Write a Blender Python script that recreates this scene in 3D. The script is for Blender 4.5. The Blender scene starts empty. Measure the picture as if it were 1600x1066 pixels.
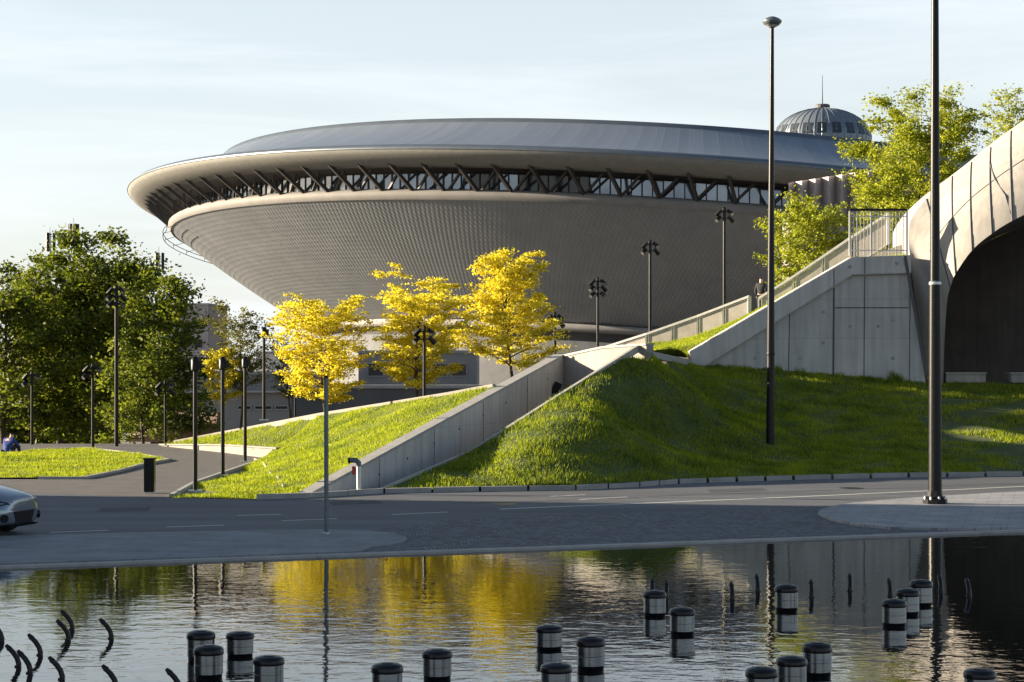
import bpy, bmesh, math, random
import numpy as np
from mathutils import Vector, Matrix
from mathutils.geometry import delaunay_2d_cdt
random.seed(7)
C = bpy.context.scene.collection
sc = bpy.context.scene
R = math.radians
PI = math.pi

# ------------------------------------------------------------------ camera, sky, sun, exposure
F, HZ, CH = 3300.0, 557.0, 3.6          # focal length and horizon row of the photograph, eye height
cam = bpy.data.cameras.new('camera')
cam.lens = 36.0 * F / 1600.0
cam.shift_y = 0.015
cam.clip_start = 0.5
cam.clip_end = 9000
co = bpy.data.objects.new('camera', cam)
C.objects.link(co)
co.location = (0, 0, CH)
co.rotation_euler = (PI / 2, 0, 0)
sc.camera = co

SUN_AZ, SUN_EL = 79.0, 11.5               # degrees left of the view axis, degrees up
world = bpy.data.worlds.new('World')
sc.world = world
world.use_nodes = True
nt = world.node_tree
nt.nodes.clear()
N = nt.nodes.new
out = N('ShaderNodeOutputWorld')
bg = N('ShaderNodeBackground')
sky = N('ShaderNodeTexSky')
sky.sky_type = 'NISHITA'
sky.sun_disc = False
sky.sun_elevation = R(SUN_EL)
sky.sun_rotation = R(-SUN_AZ)
sky.altitude = 200
sky.air_density = 1.0
sky.dust_density = 1.2
sky.ozone_density = 1.6
# thin cirrus streaks mixed into the sky by direction
tc = N('ShaderNodeTexCoord')
mp = N('ShaderNodeMapping')
mp.inputs['Rotation'].default_value = (0, R(8), R(20))
mp.inputs['Scale'].default_value = (1.3, 1.3, 13)
nz = N('ShaderNodeTexNoise')
nz.inputs['Scale'].default_value = 2.1
nz.inputs['Detail'].default_value = 5
nz.inputs['Roughness'].default_value = 0.62
nz.inputs['Distortion'].default_value = 0.5
cr = N('ShaderNodeValToRGB')
cr.color_ramp.elements[0].position = 0.40
cr.color_ramp.elements[0].color = (0.54, 0.54, 0.54, 1)
cr.color_ramp.elements[1].position = 0.72
cr.color_ramp.elements[1].color = (0.80, 0.80, 0.80, 1)
mx = N('ShaderNodeMix')
mx.data_type = 'RGBA'
mx.inputs['B'].default_value = (7.2, 7.6, 7.95, 1)
nt.links.new(tc.outputs['Generated'], mp.inputs['Vector'])
nt.links.new(mp.outputs['Vector'], nz.inputs['Vector'])
nt.links.new(nz.outputs['Fac'], cr.inputs['Fac'])
sxyz = N('ShaderNodeSeparateXYZ')
nt.links.new(tc.outputs['Generated'], sxyz.inputs[0])
vr = N('ShaderNodeMapRange')
vr.interpolation_type = 'SMOOTHSTEP'
vr.inputs['From Min'].default_value = 0.14
vr.inputs['From Max'].default_value = 0.34
vr.inputs['To Min'].default_value = 1.0
vr.inputs['To Max'].default_value = 0.06
nt.links.new(sxyz.outputs['Z'], vr.inputs['Value'])
vm = N('ShaderNodeMath')
vm.operation = 'MULTIPLY'
nt.links.new(cr.outputs['Color'], vm.inputs[0])
nt.links.new(vr.outputs['Result'], vm.inputs[1])
nt.links.new(vm.outputs[0], mx.inputs['Factor'])
nt.links.new(sky.outputs['Color'], mx.inputs['A'])
nt.links.new(mx.outputs['Result'], bg.inputs['Color'])
bg.inputs['Strength'].default_value = 0.036
nt.links.new(bg.outputs['Background'], out.inputs['Surface'])

sl = bpy.data.lights.new('sun', 'SUN')
sl.energy = 4.2
sl.angle = R(0.53)
sl.color = (1.0, 0.84, 0.62)
so = bpy.data.objects.new('sun', sl)
C.objects.link(so)
sdir = Vector((-math.sin(R(SUN_AZ)) * math.cos(R(SUN_EL)), math.cos(R(SUN_AZ)) * math.cos(R(SUN_EL)), math.sin(R(SUN_EL))))
so.rotation_euler = sdir.to_track_quat('Z', 'Y').to_euler()
so.location = (-60, 20, 60)

sc.view_settings.view_transform = 'Standard'
sc.view_settings.look = 'None'
sc.view_settings.gamma = 1
sc.view_settings.exposure = 2.12


def W(px, py, D):
    """world point at distance D seen at a photo position (used once, to survey the place from the photograph)"""
    return Vector(((px - 800.0) / F * D, D, CH - (py - HZ) / F * D))


def G(px, py, z=0.0):
    D = F * (CH - z) / (py - HZ)
    return Vector(((px - 800.0) / F * D, D, z))


# ------------------------------------------------------------------ materials
def new_mat(name):
    m = bpy.data.materials.new(name)
    m.use_nodes = True
    t = m.node_tree
    return m, t, t.nodes['Principled BSDF']


def col(c):
    return (c[0], c[1], c[2], 1.0)


def pm(name, c1, c2=None, scale=2.0, rough=0.7, bump=0.0, bscale=20.0, metallic=0.0, stretch=(1, 1, 1), detail=6, spec=0.5, rvar=0.0, contrast=(0.3, 0.7)):
    m, t, b = new_mat(name)
    b.inputs['Roughness'].default_value = rough
    b.inputs['Metallic'].default_value = metallic
    b.inputs['Specular IOR Level'].default_value = spec
    b.inputs['Base Color'].default_value = col(c1)
    tcn = t.nodes.new('ShaderNodeTexCoord')
    if c2:
        mpn = t.nodes.new('ShaderNodeMapping')
        mpn.inputs['Scale'].default_value = stretch
        n = t.nodes.new('ShaderNodeTexNoise')
        n.inputs['Scale'].default_value = scale
        n.inputs['Detail'].default_value = detail
        n.inputs['Roughness'].default_value = 0.6
        r = t.nodes.new('ShaderNodeValToRGB')
        r.color_ramp.elements[0].position = contrast[0]
        r.color_ramp.elements[1].position = contrast[1]
        r.color_ramp.elements[0].color = col(c1)
        r.color_ramp.elements[1].color = col(c2)
        t.links.new(tcn.outputs['Object'], mpn.inputs['Vector'])
        t.links.new(mpn.outputs['Vector'], n.inputs['Vector'])
        t.links.new(n.outputs['Fac'], r.inputs['Fac'])
        t.links.new(r.outputs['Color'], b.inputs['Base Color'])
        if rvar:
            mr = t.nodes.new('ShaderNodeMapRange')
            mr.inputs['To Min'].default_value = rough - rvar
            mr.inputs['To Max'].default_value = rough + rvar
            t.links.new(n.outputs['Fac'], mr.inputs['Value'])
            t.links.new(mr.outputs['Result'], b.inputs['Roughness'])
    if bump:
        n2 = t.nodes.new('ShaderNodeTexNoise')
        n2.inputs['Scale'].default_value = bscale
        n2.inputs['Detail'].default_value = 5
        bp = t.nodes.new('ShaderNodeBump')
        bp.inputs['Strength'].default_value = bump
        bp.inputs['Distance'].default_value = 0.05
        t.links.new(tcn.outputs['Object'], n2.inputs['Vector'])
        t.links.new(n2.outputs['Fac'], bp.inputs['Height'])
        t.links.new(bp.outputs['Normal'], b.inputs['Normal'])
    return m


def concrete_mat(name, base, dark, panel=(2.6, 1.5), lines=True, warm=(1, 1, 1)):
    """cast concrete: blotches, vertical run-off streaks, formwork seams, pores"""
    m, t, b = new_mat(name)
    b.inputs['Roughness'].default_value = 0.85
    L = t.links.new
    tcn = t.nodes.new('ShaderNodeTexCoord')
    n1 = t.nodes.new('ShaderNodeTexNoise')
    n1.inputs['Scale'].default_value = 0.7
    n1.inputs['Detail'].default_value = 8
    n1.inputs['Roughness'].default_value = 0.65
    L(tcn.outputs['Object'], n1.inputs['Vector'])
    mpn = t.nodes.new('ShaderNodeMapping')
    mpn.inputs['Scale'].default_value = (5.0, 5.0, 0.35)
    n2 = t.nodes.new('ShaderNodeTexNoise')
    n2.inputs['Scale'].default_value = 1.0
    n2.inputs['Detail'].default_value = 5
    L(tcn.outputs['Object'], mpn.inputs['Vector'])
    L(mpn.outputs['Vector'], n2.inputs['Vector'])
    r1 = t.nodes.new('ShaderNodeValToRGB')
    r1.color_ramp.elements[0].position = 0.3
    r1.color_ramp.elements[1].position = 0.7
    r1.color_ramp.elements[0].color = col(dark)
    r1.color_ramp.elements[1].color = col(base)
    L(n1.outputs['Fac'], r1.inputs['Fac'])
    r2 = t.nodes.new('ShaderNodeValToRGB')
    r2.color_ramp.elements[0].position = 0.36
    r2.color_ramp.elements[1].position = 0.6
    r2.color_ramp.elements[0].color = (0.6, 0.59, 0.57, 1)
    r2.color_ramp.elements[1].color = (1, 1, 1, 1)
    L(n2.outputs['Fac'], r2.inputs['Fac'])
    mu = t.nodes.new('ShaderNodeMix')
    mu.data_type = 'RGBA'
    mu.blend_type = 'MULTIPLY'
    mu.inputs['Factor'].default_value = 0.4
    L(r1.outputs['Color'], mu.inputs['A'])
    L(r2.outputs['Color'], mu.inputs['B'])
    last = mu
    n3 = t.nodes.new('ShaderNodeTexNoise')
    n3.inputs['Scale'].default_value = 28
    n3.inputs['Detail'].default_value = 4
    L(tcn.outputs['Object'], n3.inputs['Vector'])
    bp = t.nodes.new('ShaderNodeBump')
    bp.inputs['Strength'].default_value = 0.25
    bp.inputs['Distance'].default_value = 0.03
    L(n3.outputs['Fac'], bp.inputs['Height'])
    if lines:
        mq = t.nodes.new('ShaderNodeMapping')
        mq.inputs['Rotation'].default_value = (PI / 2, 0, 0)
        br = t.nodes.new('ShaderNodeTexBrick')
        br.offset = 0.0
        br.inputs['Scale'].default_value = 1.0
        br.inputs['Mortar Size'].default_value = 0.012
        br.inputs['Mortar Smooth'].default_value = 0.3
        br.inputs['Brick Width'].default_value = panel[0]
        br.inputs['Row Height'].default_value = panel[1]
        br.inputs['Color1'].default_value = (1, 1, 1, 1)
        br.inputs['Color2'].default_value = (0.9, 0.9, 0.9, 1)
        br.inputs['Mortar'].default_value = (0.55, 0.55, 0.55, 1)
        L(tcn.outputs['Object'], mq.inputs['Vector'])
        L(mq.outputs['Vector'], br.inputs['Vector'])
        m2 = t.nodes.new('ShaderNodeMix')
        m2.data_type = 'RGBA'
        m2.blend_type = 'MULTIPLY'
        m2.inputs['Factor'].default_value = 0.5
        L(mu.outputs['Result'], m2.inputs['A'])
        L(br.outputs['Color'], m2.inputs['B'])
        last = m2
    L(last.outputs['Result'], b.inputs['Base Color'])
    L(bp.outputs['Normal'], b.inputs['Normal'])
    return m


def leaf_mat(name, c1, c2, trans=0.55, rough=0.55):
    """thin leaf: reflects and lets light through, every leaf a slightly different tint"""
    m = bpy.data.materials.new(name)
    m.use_nodes = True
    t = m.node_tree
    t.nodes.clear()
    L = t.links.new
    o = t.nodes.new('ShaderNodeOutputMaterial')
    g = t.nodes.new('ShaderNodeNewGeometry')
    tcn = t.nodes.new('ShaderNodeTexCoord')
    n = t.nodes.new('ShaderNodeTexNoise')
    n.inputs['Scale'].default_value = 0.9
    n.inputs['Detail'].default_value = 3
    L(tcn.outputs['Object'], n.inputs['Vector'])
    ad = t.nodes.new('ShaderNodeMath')
    ad.operation = 'MULTIPLY_ADD'
    ad.inputs[1].default_value = 0.55
    L(g.outputs['Random Per Island'], ad.inputs[0])
    mm = t.nodes.new('ShaderNodeMath')
    mm.operation = 'MULTIPLY_ADD'
    mm.inputs[1].default_value = 1.3
    mm.inputs[2].default_value = -0.4
    L(n.outputs['Fac'], mm.inputs[0])
    L(mm.outputs[0], ad.inputs[2])
    r = t.nodes.new('ShaderNodeValToRGB')
    r.color_ramp.elements[0].color = col(c1)
    r.color_ramp.elements[1].color = col(c2)
    r.color_ramp.elements[0].position = 0.1
    r.color_ramp.elements[1].position = 0.9
    L(ad.outputs[0], r.inputs['Fac'])
    d = t.nodes.new('ShaderNodeBsdfDiffuse')
    tr = t.nodes.new('ShaderNodeBsdfTranslucent')
    gl = t.nodes.new('ShaderNodeBsdfGlossy')
    gl.inputs['Roughness'].default_value = rough
    gl.inputs['Color'].default_value = (0.5, 0.5, 0.5, 1)
    L(r.outputs['Color'], d.inputs['Color'])
    L(r.outputs['Color'], tr.inputs['Color'])
    ms = t.nodes.new('ShaderNodeMixShader')
    ms.inputs['Fac'].default_value = trans
    L(d.outputs[0], ms.inputs[1])
    L(tr.outputs[0], ms.inputs[2])
    ms2 = t.nodes.new('ShaderNodeMixShader')
    ms2.inputs['Fac'].default_value = 0.04
    L(ms.outputs[0], ms2.inputs[1])
    L(gl.outputs[0], ms2.inputs[2])
    L(ms2.outputs[0], o.inputs['Surface'])
    return m


M = {}
M['concrete'] = concrete_mat('concrete', (0.58, 0.555, 0.53), (0.46, 0.44, 0.415))
M['concrete_plain'] = concrete_mat('concrete_plain', (0.36, 0.335, 0.305), (0.29, 0.27, 0.245), lines=False)
M['concrete_bridge'] = concrete_mat('concrete_bridge', (0.36, 0.338, 0.312), (0.31, 0.292, 0.27), lines=False)
M['concrete_shaded'] = concrete_mat('concrete_shaded', (0.10, 0.085, 0.075), (0.06, 0.052, 0.047), panel=(3, 1.2))  # bridge concrete darkened: the shade inside the arch is painted into it
M['stone_edge'] = pm('stone_edge', (0.40, 0.39, 0.37), (0.30, 0.292, 0.28), 3.0, 0.8, 0.2, 30)
M['kerb'] = pm('kerb', (0.36, 0.35, 0.34), (0.25, 0.245, 0.24), 2.0, 0.8, 0.2, 25)
M['asphalt_path'] = pm('asphalt_path', (0.085, 0.080, 0.078), (0.13, 0.122, 0.118), 1.3, 0.85, 0.3, 45, detail=9)
M['soil'] = pm('soil', (0.05, 0.045, 0.035), (0.08, 0.07, 0.05), 0.5, 0.95, 0.3, 6)
M['paint'] = pm('paint', (0.62, 0.62, 0.60), (0.32, 0.32, 0.32), 9.0, 0.6, 0.1, 40, contrast=(0.45, 0.75))
M['black_metal'] = pm('black_metal', (0.007, 0.008, 0.008), (0.012, 0.012, 0.013), 6, 0.34, 0.05, 60, rvar=0.06, spec=0.22)
M['black_rubber'] = pm('black_rubber', (0.006, 0.005, 0.007), (0.012, 0.010, 0.013), 14, 0.3, 0.08, 30, rvar=0.1, spec=0.3)
M['grey_pole'] = pm('grey_pole', (0.10, 0.125, 0.135), (0.14, 0.165, 0.175), 8, 0.4, 0.03, 60, metallic=0.4)
M['galvanised'] = pm('galvanised', (0.45, 0.47, 0.47), (0.58, 0.60, 0.6), 7, 0.32, 0.04, 40, metallic=0.8)
M['rail_white'] = pm('rail_white', (0.55, 0.54, 0.52), (0.66, 0.65, 0.62), 6, 0.45, 0.04, 40)
M['rail_panel'] = pm('rail_panel', (0.36, 0.33, 0.30), (0.46, 0.42, 0.38), 2.5, 0.55, 0.05, 30)
M['bark'] = pm('bark', (0.045, 0.033, 0.024), (0.09, 0.068, 0.05), 7, 0.95, 0.8, 22, stretch=(1, 1, 0.25))
M['red_tag'] = pm('red_tag', (0.5, 0.05, 0.04), (0.4, 0.04, 0.03), 9, 0.5)
M['grass_soil'] = pm('grass_soil', (0.040, 0.062, 0.012), (0.085, 0.110, 0.020), 1.6, 0.95, 0.5, 12, detail=8)
M['grass_lush'] = leaf_mat('grass_lush', (0.13, 0.20, 0.005), (0.46, 0.51, 0.013), 0.55)
M['grass_shaded'] = leaf_mat('grass_shaded', (0.038, 0.095, 0.004), (0.42, 0.48, 0.012), 0.58)  # same grass darkened: some of the bank's shade is in its colour
M['leaf_yellow'] = leaf_mat('leaf_yellow', (0.48, 0.41, 0.014), (0.95, 0.83, 0.06), 0.55)
M['leaf_dark'] = leaf_mat('leaf_dark', (0.020, 0.042, 0.006), (0.225, 0.265, 0.016), 0.54)
M['leaf_fresh'] = leaf_mat('leaf_fresh', (0.17, 0.22, 0.014), (0.46, 0.48, 0.03), 0.52)
M['leaf_olive'] = leaf_mat('leaf_olive', (0.085, 0.092, 0.014), (0.21, 0.205, 0.03), 0.5)
M['building_grey'] = pm('building_grey', (0.22, 0.21, 0.21), (0.28, 0.265, 0.26), 0.4, 0.85, 0.1, 10)
M['building_pink'] = pm('building_pink', (0.33, 0.29, 0.29), (0.40, 0.35, 0.35), 0.3, 0.85, 0.1, 10)
M['building_white'] = pm('building_white', (0.52, 0.50, 0.48), (0.6, 0.58, 0.55), 0.4, 0.8, 0.1, 10)
M['building_dark'] = pm('building_dark', (0.07, 0.07, 0.078), (0.10, 0.10, 0.108), 0.5, 0.7, 0.1, 10)
M['brown_clad'] = pm('brown_clad', (0.14, 0.085, 0.05), (0.22, 0.14, 0.085), 1.2, 0.55, 0.1, 14)
M['win_dark'] = pm('win_dark', (0.012, 0.014, 0.018), (0.03, 0.034, 0.042), 0.8, 0.12, 0.0)
M['lens'] = pm('lens', (0.5, 0.5, 0.48), (0.62, 0.62, 0.6), 9, 0.15)
M['lamp_glass'] = pm('lamp_glass', (0.10, 0.10, 0.10), (0.16, 0.16, 0.155), 9, 0.12)
M['cupola_glass'] = pm('cupola_glass', (0.035, 0.042, 0.052), (0.05, 0.06, 0.07), 2, 0.25)
M['skin'] = pm('skin', (0.55, 0.36, 0.27), (0.60, 0.40, 0.30), 8, 0.55)
M['cloth_blue'] = pm('cloth_blue', (0.02, 0.045, 0.22), (0.035, 0.075, 0.32), 6, 0.85, 0.3, 18)
M['cloth_dark'] = pm('cloth_dark', (0.02, 0.02, 0.025), (0.04, 0.04, 0.045), 6, 0.9, 0.3, 18)
M['hair'] = pm('hair', (0.02, 0.014, 0.01), (0.04, 0.028, 0.02), 20, 0.6)
M['car_paint'] = pm('car_paint', (0.25, 0.29, 0.34), (0.28, 0.32, 0.37), 60, 0.16, 0, metallic=0.6)
M['glass'] = pm('glass', (0.02, 0.025, 0.03), (0.03, 0.035, 0.04), 2, 0.04)
M['tyre'] = pm('tyre', (0.015, 0.015, 0.016), (0.025, 0.025, 0.026), 10, 0.85, 0.2, 40)
M['chrome'] = pm('chrome', (0.55, 0.57, 0.6), (0.65, 0.67, 0.7), 5, 0.16, metallic=1.0)
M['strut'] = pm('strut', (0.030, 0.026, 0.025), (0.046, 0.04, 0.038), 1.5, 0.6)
M['render_tan'] = pm('render_tan', (0.165, 0.160, 0.145), (0.205, 0.20, 0.182), 1.2, 0.8, 0.3, 6, detail=8)
M['render_shelf'] = pm('render_shelf', (0.16, 0.152, 0.145), (0.20, 0.19, 0.182), 0.6, 0.75, 0.1, 6)
M['tile'] = pm('tile', (0.215, 0.228, 0.246), (0.265, 0.278, 0.296), 0.35, 0.38, 0.0, metallic=0.35, rvar=0.08)
M['mesh_clad'] = pm('mesh_clad', (0.42, 0.37, 0.36), (0.50, 0.45, 0.43), 3, 0.5, metallic=0.3)


def road_mat():
    m, t, b = new_mat('asphalt')
    L = t.links.new
    b.inputs['Roughness'].default_value = 0.72
    tcn = t.nodes.new('ShaderNodeTexCoord')
    mpn = t.nodes.new('ShaderNodeMapping')
    mpn.inputs['Scale'].default_value = (0.10, 0.9, 1)
    mpn.inputs['Rotation'].default_value = (0, 0, R(-12))
    n1 = t.nodes.new('ShaderNodeTexNoise')
    n1.inputs['Scale'].default_value = 1.1
    n1.inputs['Detail'].default_value = 7
    n2 = t.nodes.new('ShaderNodeTexNoise')
    n2.inputs['Scale'].default_value = 34
    n2.inputs['Detail'].default_value = 4
    L(tcn.outputs['Object'], mpn.inputs['Vector'])
    L(mpn.outputs['Vector'], n1.inputs['Vector'])
    L(tcn.outputs['Object'], n2.inputs['Vector'])
    r1 = t.nodes.new('ShaderNodeValToRGB')
    r1.color_ramp.elements[0].position = 0.32
    r1.color_ramp.elements[1].position = 0.68
    r1.color_ramp.elements[0].color = (0.072, 0.078, 0.090, 1)
    r1.color_ramp.elements[1].color = (0.130, 0.136, 0.150, 1)
    L(n1.outputs['Fac'], r1.inputs['Fac'])
    r2 = t.nodes.new('ShaderNodeValToRGB')
    r2.color_ramp.elements[0].position = 0.3
    r2.color_ramp.elements[1].position = 0.7
    r2.color_ramp.elements[0].color = (0.7, 0.7, 0.7, 1)
    r2.color_ramp.elements[1].color = (1.15, 1.15, 1.15, 1)
    L(n2.outputs['Fac'], r2.inputs['Fac'])
    mu = t.nodes.new('ShaderNodeMix')
    mu.data_type = 'RGBA'
    mu.blend_type = 'MULTIPLY'
    mu.inputs['Factor'].default_value = 1
    L(r1.outputs['Color'], mu.inputs['A'])
    L(r2.outputs['Color'], mu.inputs['B'])
    L(mu.outputs['Result'], b.inputs['Base Color'])
    bp = t.nodes.new('ShaderNodeBump')
    bp.inputs['Strength'].default_value = 0.35
    bp.inputs['Distance'].default_value = 0.02
    L(n2.outputs['Fac'], bp.inputs['Height'])
    L(bp.outputs['Normal'], b.inputs['Normal'])
    return m


def paver_mat(name, c1, c2, mortar, w, h, rot=0.0, bump=0.5, voronoi=False):
    m, t, b = new_mat(name)
    L = t.links.new
    b.inputs['Roughness'].default_value = 0.75
    tcn = t.nodes.new('ShaderNodeTexCoord')
    mpn = t.nodes.new('ShaderNodeMapping')
    mpn.inputs['Rotation'].default_value = (0, 0, rot)
    n1 = t.nodes.new('ShaderNodeTexNoise')
    n1.inputs['Scale'].default_value = 1.2
    n1.inputs['Detail'].default_value = 7
    L(tcn.outputs['Object'], n1.inputs['Vector'])
    L(tcn.outputs['Object'], mpn.inputs['Vector'])
    bp = t.nodes.new('ShaderNodeBump')
    bp.inputs['Strength'].default_value = bump
    bp.inputs['Distance'].default_value = 0.03
    if voronoi:
        # setts laid in fans: bend the rows into arcs before the bricks are cut
        sx = t.nodes.new('ShaderNodeSeparateXYZ')
        L(mpn.outputs['Vector'], sx.inputs[0])
        mo = t.nodes.new('ShaderNodeMath')
        mo.operation = 'PINGPONG'
        mo.inputs[1].default_value = 0.75
        L(sx.outputs['X'], mo.inputs[0])
        sq = t.nodes.new('ShaderNodeMath')
        sq.operation = 'POWER'
        sq.inputs[1].default_value = 2.0
        L(mo.outputs[0], sq.inputs[0])
        ad = t.nodes.new('ShaderNodeMath')
        ad.operation = 'MULTIPLY_ADD'
        ad.inputs[1].default_value = 1.1
        L(sq.outputs[0], ad.inputs[0])
        L(sx.outputs['Y'], ad.inputs[2])
        cx = t.nodes.new('ShaderNodeCombineXYZ')
        L(sx.outputs['X'], cx.inputs['X'])
        L(ad.outputs[0], cx.inputs['Y'])
        vec = cx.outputs[0]
    else:
        vec = mpn.outputs['Vector']
    br = t.nodes.new('ShaderNodeTexBrick')
    br.inputs['Scale'].default_value = 1.0
    br.inputs['Brick Width'].default_value = w
    br.inputs['Row Height'].default_value = h
    br.inputs['Mortar Size'].default_value = 0.016
    br.inputs['Mortar Smooth'].default_value = 0.4
    br.inputs['Color1'].default_value = col(c1)
    br.inputs['Color2'].default_value = col(c2)
    br.inputs['Mortar'].default_value = col(mortar)
    L(vec, br.inputs['Vector'])
    r2 = t.nodes.new('ShaderNodeValToRGB')
    r2.color_ramp.elements[0].position = 0.3
    r2.color_ramp.elements[1].position = 0.7
    r2.color_ramp.elements[0].color = (0.72, 0.72, 0.72, 1)
    r2.color_ramp.elements[1].color = (1.1, 1.1, 1.1, 1)
    L(n1.outputs['Fac'], r2.inputs['Fac'])
    mu = t.nodes.new('ShaderNodeMix')
    mu.data_type = 'RGBA'
    mu.blend_type = 'MULTIPLY'
    mu.inputs['Factor'].default_value = 1
    L(br.outputs['Color'], mu.inputs['A'])
    L(r2.outputs['Color'], mu.inputs['B'])
    L(mu.outputs['Result'], b.inputs['Base Color'])
    inv = t.nodes.new('ShaderNodeMath')
    inv.operation = 'SUBTRACT'
    inv.inputs[0].default_value = 1.0
    L(br.outputs['Fac'], inv.inputs[1])
    L(inv.outputs[0], bp.inputs['Height'])
    L(bp.outputs['Normal'], b.inputs['Normal'])
    return m


def water_mat():
    m, t, b = new_mat('water')
    L = t.links.new
    b.inputs['Base Color'].default_value = (0.008, 0.011, 0.010, 1)
    b.inputs['Roughness'].default_value = 0.025
    b.inputs['IOR'].default_value = 1.48
    tcn = t.nodes.new('ShaderNodeTexCoord')

    def wave(sx, sy, sc_, det, dist):
        mpn = t.nodes.new('ShaderNodeMapping')
        mpn.inputs['Scale'].default_value = (sx, sy, 1)
        mpn.inputs['Rotation'].default_value = (0, 0, R(dist))
        n = t.nodes.new('ShaderNodeTexNoise')
        n.inputs['Scale'].default_value = sc_
        n.inputs['Detail'].default_value = det
        n.inputs['Roughness'].default_value = 0.5
        L(tcn.outputs['Object'], mpn.inputs['Vector'])
        L(mpn.outputs['Vector'], n.inputs['Vector'])
        return n
    a = wave(0.8, 1.0, 2.2, 2, 8)
    c = wave(0.8, 1.0, 7.0, 2, -14)
    ad = t.nodes.new('ShaderNodeMath')
    ad.operation = 'MULTIPLY_ADD'
    ad.inputs[1].default_value = 0.40
    L(c.outputs['Fac'], ad.inputs[0])
    L(a.outputs['Fac'], ad.inputs[2])
    # the water is calmer towards the far edge, busier round the fountain heads
    sx = t.nodes.new('ShaderNodeSeparateXYZ')
    L(tcn.outputs['Object'], sx.inputs[0])
    mr = t.nodes.new('ShaderNodeMapRange')
    mr.interpolation_type = 'SMOOTHSTEP'
    mr.inputs['From Min'].default_value = 25
    mr.inputs['From Max'].default_value = 36
    mr.inputs['To Min'].default_value = 0.48
    mr.inputs['To Max'].default_value = 0.22
    L(sx.outputs['Y'], mr.inputs['Value'])
    big = wave(1, 1, 0.22, 2, 0)
    mr2 = t.nodes.new('ShaderNodeMapRange')
    mr2.inputs['From Min'].default_value = 0.35
    mr2.inputs['From Max'].default_value = 0.65
    mr2.inputs['To Min'].default_value = 0.6
    mr2.inputs['To Max'].default_value = 1.3
    L(big.outputs['Fac'], mr2.inputs['Value'])
    mm = t.nodes.new('ShaderNodeMath')
    mm.operation = 'MULTIPLY'
    L(mr.outputs['Result'], mm.inputs[0])
    L(mr2.outputs['Result'], mm.inputs[1])
    mh = t.nodes.new('ShaderNodeMath')
    mh.operation = 'MULTIPLY'
    L(ad.outputs[0], mh.inputs[0])
    L(mm.outputs[0], mh.inputs[1])
    bp = t.nodes.new('ShaderNodeBump')
    bp.inputs['Strength'].default_value = 1.0
    bp.inputs['Distance'].default_value = 0.012
    L(mh.outputs[0], bp.inputs['Height'])
    L(bp.outputs['Normal'], b.inputs['Normal'])
    return m


def uv_line_mat(name, c1, c2, lines_u, rough, metallic, bump=0.3, lines_v=0, tilt=0.0):
    """sheet metal with raised seams running along the v direction of the UV map"""
    m, t, b = new_mat(name)
    L = t.links.new
    b.inputs['Roughness'].default_value = rough
    b.inputs['Metallic'].default_value = metallic
    uv = t.nodes.new('ShaderNodeUVMap')
    sp = t.nodes.new('ShaderNodeSeparateXYZ')
    L(uv.outputs['UV'], sp.inputs[0])
    ad0 = t.nodes.new('ShaderNodeMath')
    ad0.operation = 'MULTIPLY_ADD'
    ad0.inputs[1].default_value = tilt
    L(sp.outputs['Y'], ad0.inputs[0])
    L(sp.outputs['X'], ad0.inputs[2])
    mu = t.nodes.new('ShaderNodeMath')
    mu.operation = 'MULTIPLY'
    mu.inputs[1].default_value = lines_u
    L(ad0.outputs[0], mu.inputs[0])
    fr = t.nodes.new('ShaderNodeMath')
    fr.operation = 'FRACT'
    L(mu.outputs[0], fr.inputs[0])
    gt = t.nodes.new('ShaderNodeMath')
    gt.operation = 'GREATER_THAN'
    gt.inputs[1].default_value = 0.82
    L(fr.outputs[0], gt.inputs[0])
    hh = gt.outputs[0]
    if lines_v:
        mv = t.nodes.new('ShaderNodeMath')
        mv.operation = 'MULTIPLY'
        mv.inputs[1].default_value = lines_v
        L(sp.outputs['Y'], mv.inputs[0])
        fv = t.nodes.new('ShaderNodeMath')
        fv.operation = 'FRACT'
        L(mv.outputs[0], fv.inputs[0])
        gv = t.nodes.new('ShaderNodeMath')
        gv.operation = 'GREATER_THAN'
        gv.inputs[1].default_value = 0.9
        L(fv.outputs[0], gv.inputs[0])
        mxm = t.nodes.new('ShaderNodeMath')
        mxm.operation = 'MAXIMUM'
        L(gt.outputs[0], mxm.inputs[0])
        L(gv.outputs[0], mxm.inputs[1])
        hh = mxm.outputs[0]
    fl = t.nodes.new('ShaderNodeMath')
    fl.operation = 'FLOOR'
    L(mu.outputs[0], fl.inputs[0])
    wn = t.nodes.new('ShaderNodeTexWhiteNoise')
    wn.noise_dimensions = '1D'
    L(fl.outputs[0], wn.inputs['W'])
    mx_ = t.nodes.new('ShaderNodeMix')
    mx_.data_type = 'RGBA'
    mx_.inputs['A'].default_value = col(c1)
    mx_.inputs['B'].default_value = col(c2)
    L(wn.outputs['Value'], mx_.inputs['Factor'])
    L(mx_.outputs['Result'], b.inputs['Base Color'])
    bp = t.nodes.new('ShaderNodeBump')
    bp.inputs['Strength'].default_value = bump
    bp.inputs['Distance'].default_value = 0.08
    L(hh, bp.inputs['Height'])
    L(bp.outputs['Normal'], b.inputs['Normal'])
    return m


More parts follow.
